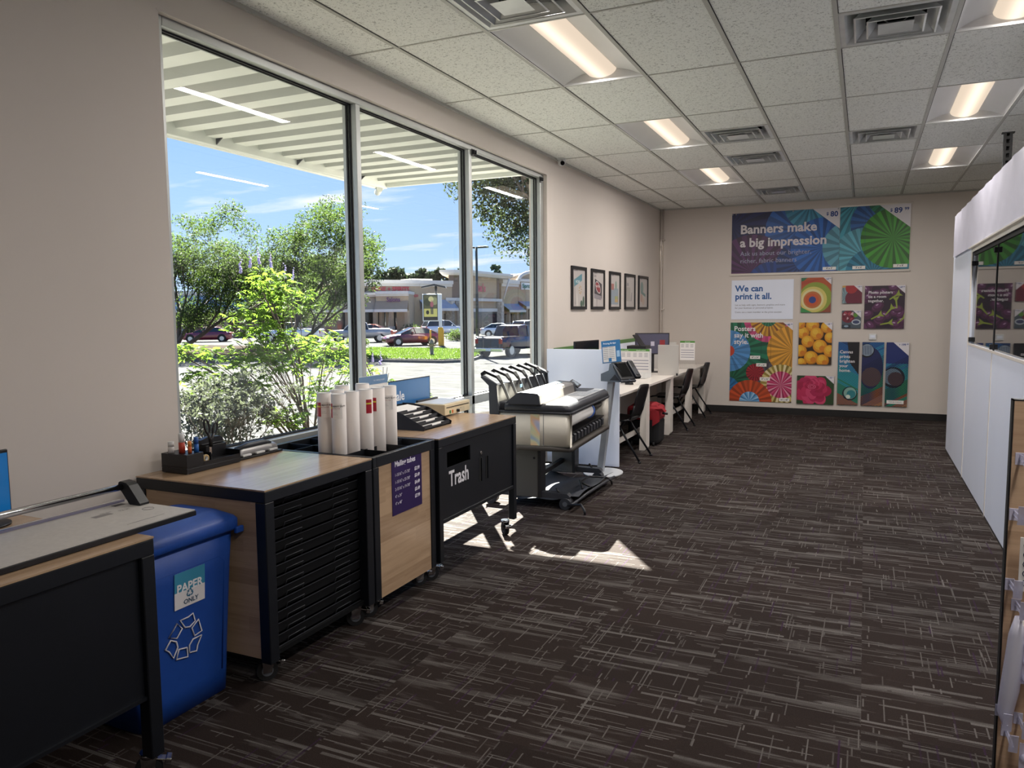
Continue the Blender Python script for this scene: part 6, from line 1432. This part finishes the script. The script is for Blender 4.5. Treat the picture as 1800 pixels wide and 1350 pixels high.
# ---------------------------------------------------------------- cars
def car(lab,cat,x,y,rz,kind,col,group=None):
    paint=pm('paint_'+col,'#'+col,.25,metal=.2,coat=.6,nscale=1,namt=.02)
    name={'sedan':'sedan_car','suv':'suv_car','pickup':'pickup_truck'}[kind]
    t=thing(name,lab,cat,(x,y,G),rz,group=group)
    if kind=='sedan': S=[(-2.25,.32,.80,.62),(-2.1,.22,.92,.80),(-1.5,.2,.96,.88),(0,.2,.95,.9),(1.1,.2,.90,.89),(1.9,.22,.78,.84),(2.2,.28,.66,.70),(2.3,.35,.55,.5)]; GH=[(-1.85,.93,.95,.78,.74),(-1.05,.95,1.36,.80,.62),(.05,.95,1.41,.80,.62),(1.15,.90,.93,.80,.74)]; ax=(-1.4,1.4); R=.33
    if kind=='suv': S=[(-2.3,.40,1.02,.80),(-2.2,.28,1.1,.92),(-1,.28,1.12,.95),(.8,.28,1.10,.95),(1.3,.28,1.06,.94),(2.1,.32,.96,.88),(2.35,.4,.75,.74)]; GH=[(-2.22,1.08,1.12,.86,.82),(-1.9,1.1,1.66,.86,.70),(-.2,1.1,1.74,.86,.70),(.5,1.1,1.66,.86,.68),(1.2,1.06,1.08,.86,.78)]; ax=(-1.42,1.45); R=.37
    if kind=='pickup': S=[(-2.7,.50,1.12,.90),(-2.66,.45,1.15,.93),(-1,.45,1.15,.94),(-.75,.42,1.15,.95),(.9,.42,1.13,.95),(1.3,.42,1.12,.94),(2.4,.45,1.08,.92),(2.65,.5,.95,.85)]; GH=[(-.80,1.13,1.15,.86,.84),(-.62,1.13,1.74,.86,.70),(.35,1.13,1.80,.86,.70),(.75,1.13,1.74,.86,.68),(1.35,1.10,1.12,.86,.80)]; ax=(-1.75,1.75); R=.40
    m=MB(); rg=[]
    for sx_,zl,zb,w in S:
        rg.append([(sx_,-w*.9,zl),(sx_,-w,zl+.14),(sx_,-w,(zl+zb)/2+.08),(sx_,-w*.96,zb-.03),(sx_,-w*.88,zb),(sx_,w*.88,zb),(sx_,w*.96,zb-.03),(sx_,w,(zl+zb)/2+.08),(sx_,w,zl+.14),(sx_,w*.9,zl)])
    m.loft(rg,paint)
    if kind=='pickup':
        pass
    b=m.build('body',t)
    if kind=='pickup':
        m=MB(); m.box((-2.62,-.72,1.152),(-.86,.72,1.16),'black_fabric'); m.build('bed',t)
        for s in (-1,1):
            m=MB(); m.box((-2.66,s*.84-.06,1.14),(-.82,s*.84+.06,1.20),paint,bev=.01); m.build('bed_rail',t)
        m=MB(); m.box((-2.76,-.80,.52),(-2.70,.80,1.14),paint,bev=.01); tg=m.build('tailgate',t)
        m=MB(); m.box((-2.80,-.93,.36),(-2.70,.93,.56),'chrome',bev=.03); m.build('rear_bumper',t)
    m=MB(); m.loft([[(a,-wb,z0),(a,-wt,z1),(a,wt,z1),(a,wb,z0)] for a,z0,z1,wb,wt in GH],'store_glass',smooth=False); g=m.build('windows',t)
    m=MB(); top=[q for q in GH if q[2]-q[1]>.3]
    m.loft([[(a+(-.02 if i==0 else .02 if i==len(top)-1 else 0),-wt*1.02,z1-.02),(a,-wt*.9,z1+.02),(a,wt*.9,z1+.02),(a,wt*1.02,z1-.02)] for i,(a,z0,z1,wb,wt) in enumerate(top)],paint); rf=m.build('roof',t)
    m=MB()
    for s in (-1,1):
        for i in range(len(GH)-1):
            A,B=GH[i],GH[i+1]
            if i in (0,len(GH)-2): m.tube([(A[0],s*A[4]*1.01,A[2]),(B[0],s*B[4]*1.01,B[2])],.035,paint,6)
        mid=top[len(top)//2]; m.tube([(mid[0]-.1,s*mid[3]*1.01,mid[1]),(mid[0],s*mid[4]*1.02,mid[2])],.03,paint,6)
    m.build('pillars',t)
    for a in ax:
        for s in (-1,1):
            w=.9 if kind!='pickup' else .93
            m=MB(); m.cyl((a,s*(w-.22),R),(a,s*(w+.005),R),R,'rubber',24); wh=m.build('wheel',t)
            m=MB(); m.cyl((a,s*(w-.02),R),(a,s*(w+.012),R),R*.62,'alu',16); m.build('hubcap',wh)
            m=MB(); m.cyl((a,s*(w-.1),R+.02),(a,s*(w+.002),R+.02),R*1.17,'black_fabric',24) ; m.build('wheel_arch',t)
    xb=S[0][0]; 
    for s in (-1,1):
        m=MB(); m.box((xb-.02 if kind!='pickup' else -2.78,s*.78-.10,.72 if kind=='sedan' else .80),(xb+.12,s*.78+.10,.86 if kind=='sedan' else 1.08),pm('tail_red','#8c1c18',.3),bev=.02); m.build('tail_light',t)
        m=MB(); xf=S[-1][0]; m.box((xf-.22,s*.66-.12,.60 if kind=='sedan' else .78),(xf-.02,s*.66+.12,.70 if kind=='sedan' else .92),pm('head_clear','#c9ccd0',.15),bev=.02); m.build('head_light',t)
        m=MB(); q=top[-1]; m.box((q[0]+.1,s*(q[3]+.10)-.07,q[1]+.02),(q[0]+.25,s*(q[3]+.10)+.07,q[1]+.15),paint,bev=.02); m.build('side_mirror',t)
    m=MB(); m.box((xb-.03 if kind!='pickup' else -2.812,-.16,.56 if kind!='pickup' else .40),(xb+.0,.16,.68 if kind!='pickup' else .52),'lightgrey_plastic'); m.build('number_plate',t)
    return t
def ang(dx,dy): return math.atan2(dy,dx)
car('dark red coupe parked nose left behind the grass island','car',-29.6,51.9,ang(-.62,-.78),'sedan','5c1f2e')
car('white suv parked behind the dark red coupe','car',-39.6,74.4,ang(.62,.78),'suv','c9ccd2')
tr=car('dark blue pickup truck seen from behind through the third window','truck',-15.75,41.0,ang(.097,.986),'pickup','2a3044')
car('silver pickup truck with its nose left, beside the window mullion','truck',-37.6,56.0,ang(-.80,-.60),'pickup','8f9296')
car('white pickup truck half hidden behind the tall green shrub','truck',-44.4,55.2,ang(-.92,-.39),'pickup','cfd2d6')
car('maroon sedan at the far left behind the leaning tree trunk','car',-53.6,54.0,ang(-.80,-.60),'sedan','6a2430')
car('white sedan parked behind the dark blue pickup','car',-31.6,72.8,ang(.9,.42),'sedan','c4c9cc')
car('orange red sedan parked behind the silver pickup','car',-44.0,67.5,ang(.9,.42),'sedan','b0563a')
car('pale car at the right edge of the third window','car',-27.4,71.0,ang(.3,.95),'suv','aeb6ba')
car('dark suv parked left of the maroon sedan','car',-59.5,52.5,ang(-.6,-.8),'suv','23303c')
# low hedges in the lot
for x,y,s,l in ((-45.2,76.5,1.1,'round grassy clump left of the white suv'),(-34.0,50.5,.7,'low dark hedge in front of the silver pickup'),(-30.5,61.0,.9,'low hedge behind the third window pickup')):
    t=thing('hedge',l,'shrub',(x,y,G)); foliage('foliage',t,[(0,0,.5*s,1.3*s,1.1*s,.75*s),(.6*s,.3,.4*s,.9*s,.8*s,.5*s)],1500,.22,'leaf_tree',int(-x),3,0)
    m=MB(); m.tube([(0,0,0),(0,.05,.4*s)],.04,'bark',6); m.build('stems',t)
# ---------------------------------------------------------------- shops across the lot
def wallseg(m,a,b,z0,z1,dep,mat):
    a=Vector((a[0],a[1],0)); b=Vector((b[0],b[1],0)); d=(b-a).normalized(); n=Vector((-d.y,d.x,0)) # away from viewer
    q=[a,b,b+n*dep,a+n*dep]; m.loft([[(p.x,p.y,z0) for p in q],[(p.x,p.y,z1) for p in q]],mat,smooth=False)
def along(a,b,f,out=0):
    d=Vector((b[0]-a[0],b[1]-a[1])); n=Vector((d.y,-d.x)).normalized(); return (a[0]+d.x*f+n.x*out,a[1]+d.y*f+n.y*out)
def sub(m,a,b,f0,f1,z0,z1,out,mat,dep=.3): wallseg(m,along(a,b,f0,out),along(a,b,f1,out),z0,z1,dep,mat)
def stext(m,a,b,f,z,size,txt,mat,out=.12,bold=.03,sx=1):
    p=along(a,b,f,out); d=Vector((b[0]-a[0],b[1]-a[1],0)).normalized(); m.text(txt,size,(p[0],p[1],z),tuple(d),(0,0,1),mat,bold=bold,sx=sx)
def parapet(t,m_col,a,b,zt,dep,ch=.5,over=.35,base=G-.05,ccol='cornice'):
    m=MB(); wallseg(m,a,b,base,zt-.02,dep,m_col); w=m.build('wall',t,world=True)
    m=MB(); sub(m,a,b,-.005,1.005,zt-ch,zt,over,ccol,dep+over*2) ; sub(m,a,b,0,1,zt-ch*1.7,zt-ch,over*.4,ccol,.6); m.build('cornice',t,world=True)
def storefront(t,a,b,n,z0,z1,out=.06,skip=()):
    for k in range(n):
        if k in skip: continue
        f0,f1=(k+.12)/n,(k+.88)/n
        m=MB(); sub(m,a,b,f0,f1,z0,z1,out,'store_glass',.1); w=m.build('window',t,world=True)
        m=MB(); sub(m,a,b,f0,f1,z1-.06,z1,out+.05,'shade_dark',.06); sub(m,a,b,(f0+f1)/2-.004,(f0+f1)/2+.004,z0,z1,out+.05,'shade_dark',.06); o=m.build('window_frame',w); o.data.transform(wmat(t).inverted())
def canopy(t,a,b,z0,z1,out,mat='roof_metal',fascia='cornice'):
    m=MB(); p0,p1=along(a,b,0,out),along(a,b,1,out); q0,q1=along(a,b,0,0),along(a,b,1,0)
    m.loft([[(p0[0],p0[1],z0),(p1[0],p1[1],z0)],[(p0[0],p0[1],z0+.05),(p1[0],p1[1],z0+.05)],[(q0[0],q0[1],z1),(q1[0],q1[1],z1)],[(q0[0],q0[1],z0),(q1[0],q1[1],z0)]],mat,caps=False,closed=False,smooth=False); m.build('canopy_roof',t,world=True)
    m=MB(); sub(m,a,b,0,1,z0-.25,z0+.08,out+.02,fascia,.1); m.build('canopy_fascia',t,world=True)
    n=max(2,int(math.hypot(p1[0]-p0[0],p1[1]-p0[1])/4.5))
    for k in range(n+1):
        x,y=along(a,b,.02+.96*k/n,out-.3); m=MB(); m.box((x-.22,y-.22,G),(x+.22,y+.22,z0-.2),'stucco_pink'); m.box((x-.30,y-.30,G),(x+.30,y+.30,G+1.0),'stone',bev=.03); m.build('column',t,world=True)
# low wing
A0,A1=(-70.5,60.0),(-57.2,73.1)
t=thing('shop_building','low tan shop wing with a grey metal canopy, behind the feathery trees','building',(-64,66,G))
parapet(t,'stucco_tan',A0,A1,4.3,9,.35); storefront(t,A0,A1,5,G+.5,1.9); canopy(t,A0,A1,2.15,3.9,2.6)
B0,B1=(-56.6,72.6),(-50.6,78.4)
t=thing('shop_building','tan shop with a sloped tan canopy, behind the white pickup','building',(-53.5,75.5,G))
parapet(t,'stucco_tan',B0,B1,4.1,6,.3); storefront(t,B0,B1,3,G+.4,1.75); canopy(t,B0,B1,2.0,3.6,1.8,mat='stucco_pink')
m=MB(); stext(m,B0,B1,.45,3.65,.5,'SUBS',ink('a83a30')); m.build('lettering',t,world=True,recalc=False)
S0,S1=(-50.5,77.3),(-46.9,78.9)
t=thing('shop_building','projecting tan shop front with a purple script sign','building',(-49,80,G))
parapet(t,'stucco_tan',S0,S1,4.25,5,.35); storefront(t,S0,S1,3,G+.4,1.75,skip=(2,)); canopy(t,S0,S1,2.0,3.1,1.2,mat='stucco_pink')
m=MB(); stext(m,S0,S1,.34,3.0,.72,'Salons',ink('5a2a5c'),sx=.9,out=.3); m.build('lettering',t,world=True,recalc=False)
W0,W1,W2=(-55,76.2),(-48.6,84.2),(-46.2,88.4)
t=thing('shop_building','long tan shop with red WINE + SPIRITS letters, left of the tower','building',(-50,86,G))
parapet(t,'stucco_tan',W0,W1,5.75,12,.45); parapet(t,'stucco_tan',W1,W2,5.75,12,.45)
canopy(t,W1,W2,2.1,3.3,1.6)
m=MB(); sub(m,W1,W2,.25,.95,G+.2,1.5,.1,'shade_dark'); m.build('window',t,world=True)
m=MB(); stext(m,W0,W1,.38,4.35,.75,'WINE + SPIRITS',ink('b02c38'),out=.35,bold=.04,sx=.95); stext(m,W0,W1,.86,3.65,.6,'& co',ink('b02c38'),out=.35,bold=.04); m.build('lettering',t,world=True,recalc=False)
m=MB(); sub(m,W1,W2,.1,.75,5.75,6.1,-3,'cornice',3); m.build('roof_unit',t,world=True)
# tower
K0,K1,K2=(-46.5,88.1),(-45.4,89.6),(-45.7,101.6)
t=thing('shop_tower','tall tan tower block with stone piers and red script letters','building',(-47,95,G))
m=MB(); q=[K0,K1,K2,(-49,108),(-51.9,98.8)]
m.loft([[(x,y,G-.1) for x,y in q],[(x,y,6.5) for x,y in q]],'stucco_tan',smooth=False); m.build('wall',t,world=True)
m=MB(); sub(m,K0,K1,0,1,3.5,6.45,.05,'stucco_dark',.1); sub(m,K1,K2,.93,1,2.2,6.45,.05,'stucco_dark',.1); sub(m,K1,K2,0,.04,3.5,6.45,.05,'stucco_dark',.1); m.build('dark_panel',t,world=True)
m=MB(); q2=[(-47.0,87.2),(-44.5,89.0),(-44.7,103.2),(-49,109.5),(-52.3,98.8)]
m.loft([[(x,y,6.5) for x,y in q2],[(x,y,6.85) for x,y in [(-47.2,86.9),(-44.1,88.7),(-44.3,103.6),(-49,110),(-52.6,98.8)]],[(x,y,7.15) for x,y in [(-47.2,86.9),(-44.1,88.7),(-44.3,103.6),(-49,110),(-52.6,98.8)]]],'cornice',smooth=False); m.build('roof',t,world=True)
m=MB(); sub(m,K0,K1,-.3,1.05,3.15,3.55,.35,'cornice',.4); sub(m,K1,K2,-.02,1.03,3.15,3.55,.35,'cornice',.4); sub(m,K1,K2,.0,1.0,1.7,2.15,.2,'cornice',.3); m.build('band',t,world=True)
m=MB(); sub(m,K1,K2,.12,.92,G+.1,1.7,.1,'store_glass',.1); m.build('window',t,world=True)
for f,(a,b) in ((.0,(K0,K1)),(.75,(K0,K1)),(.95,(K1,K2))):
    x,y=along(a,b,f,.4); m=MB(); m.box((x-.45,y-.45,G-.1),(x+.45,y+.45,3.15),'stone',bev=.04); m.build('stone_pier',t,world=True)
m=MB(); stext(m,K1,K2,.36,4.5,1.5,"te's",ink('b02a48'),out=.25,bold=.03,sx=1.25); m.build('lettering',t,world=True,recalc=False)
m=MB(); x,y=along(K1,K2,1.05,1.4); m.tube([(x,y,6.5),(x-.5,y-1.0,3.5)],.12,'cornice',8); x,y=along(K0,K1,.9,1.4); m.tube([(x,y,6.5),(x-.6,y-.2,3.5)],.12,'cornice',8); m.build('brace',t,world=True)
# right block with arched gable
Q0,Q1=(-46.4,103.8),(-45.8,108.6)
t=thing('shop_building','tan block between the tower and the arched gable','building',(-48,106,G))
parapet(t,'stucco_tan',Q0,Q1,6.5,8,.6); canopy(t,Q0,Q1,1.85,2.9,1.5); storefront(t,Q0,Q1,3,G+.3,1.4)
G0,G1=(-45.9,108.9),(-43.6,115.4)
t=thing('shop_building','arched gable shop front with green letters at the right edge of the view','building',(-46,112,G))
m=MB(); wallseg(m,G0,G1,G-.1,6.4,8,'stucco_tan')
pts=[(0,6.4)]+[(.5-.5*math.cos(PI*k/14),6.4+1.35*math.sin(PI*k/14)) for k in range(15)]
P0=[(*along(G0,G1,f,0),z) for f,z in pts]; P1=[(*along(G0,G1,f,-6),z) for f,z in pts]; m.loft([P0,P1],'stucco_tan'); m.build('wall',t,world=True)
m=MB(); m.tube([(*along(G0,G1,f,.15),z+.1) for f,z in pts[1:]],.28,'cornice',6); sub(m,G0,G1,-.05,1.05,6.3,6.75,.3,'cornice',.4); m.build('cornice',t,world=True)
m=MB(); sub(m,G0,G1,.08,.7,5.1,6.2,.15,'lightgrey_plastic',.1); o=m.build('sign_board',t,world=True)
m=MB(); stext(m,G0,G1,.10,5.35,.95,'Sprouts',ink('1f6a54'),out=.28,bold=.03,sx=.95); o2=m.build('lettering',o,recalc=False); o2.data.transform(wmat(t).inverted())
canopy(t,G0,G1,2.4,3.3,1.8); storefront(t,G0,G1,2,G+.2,2.0)
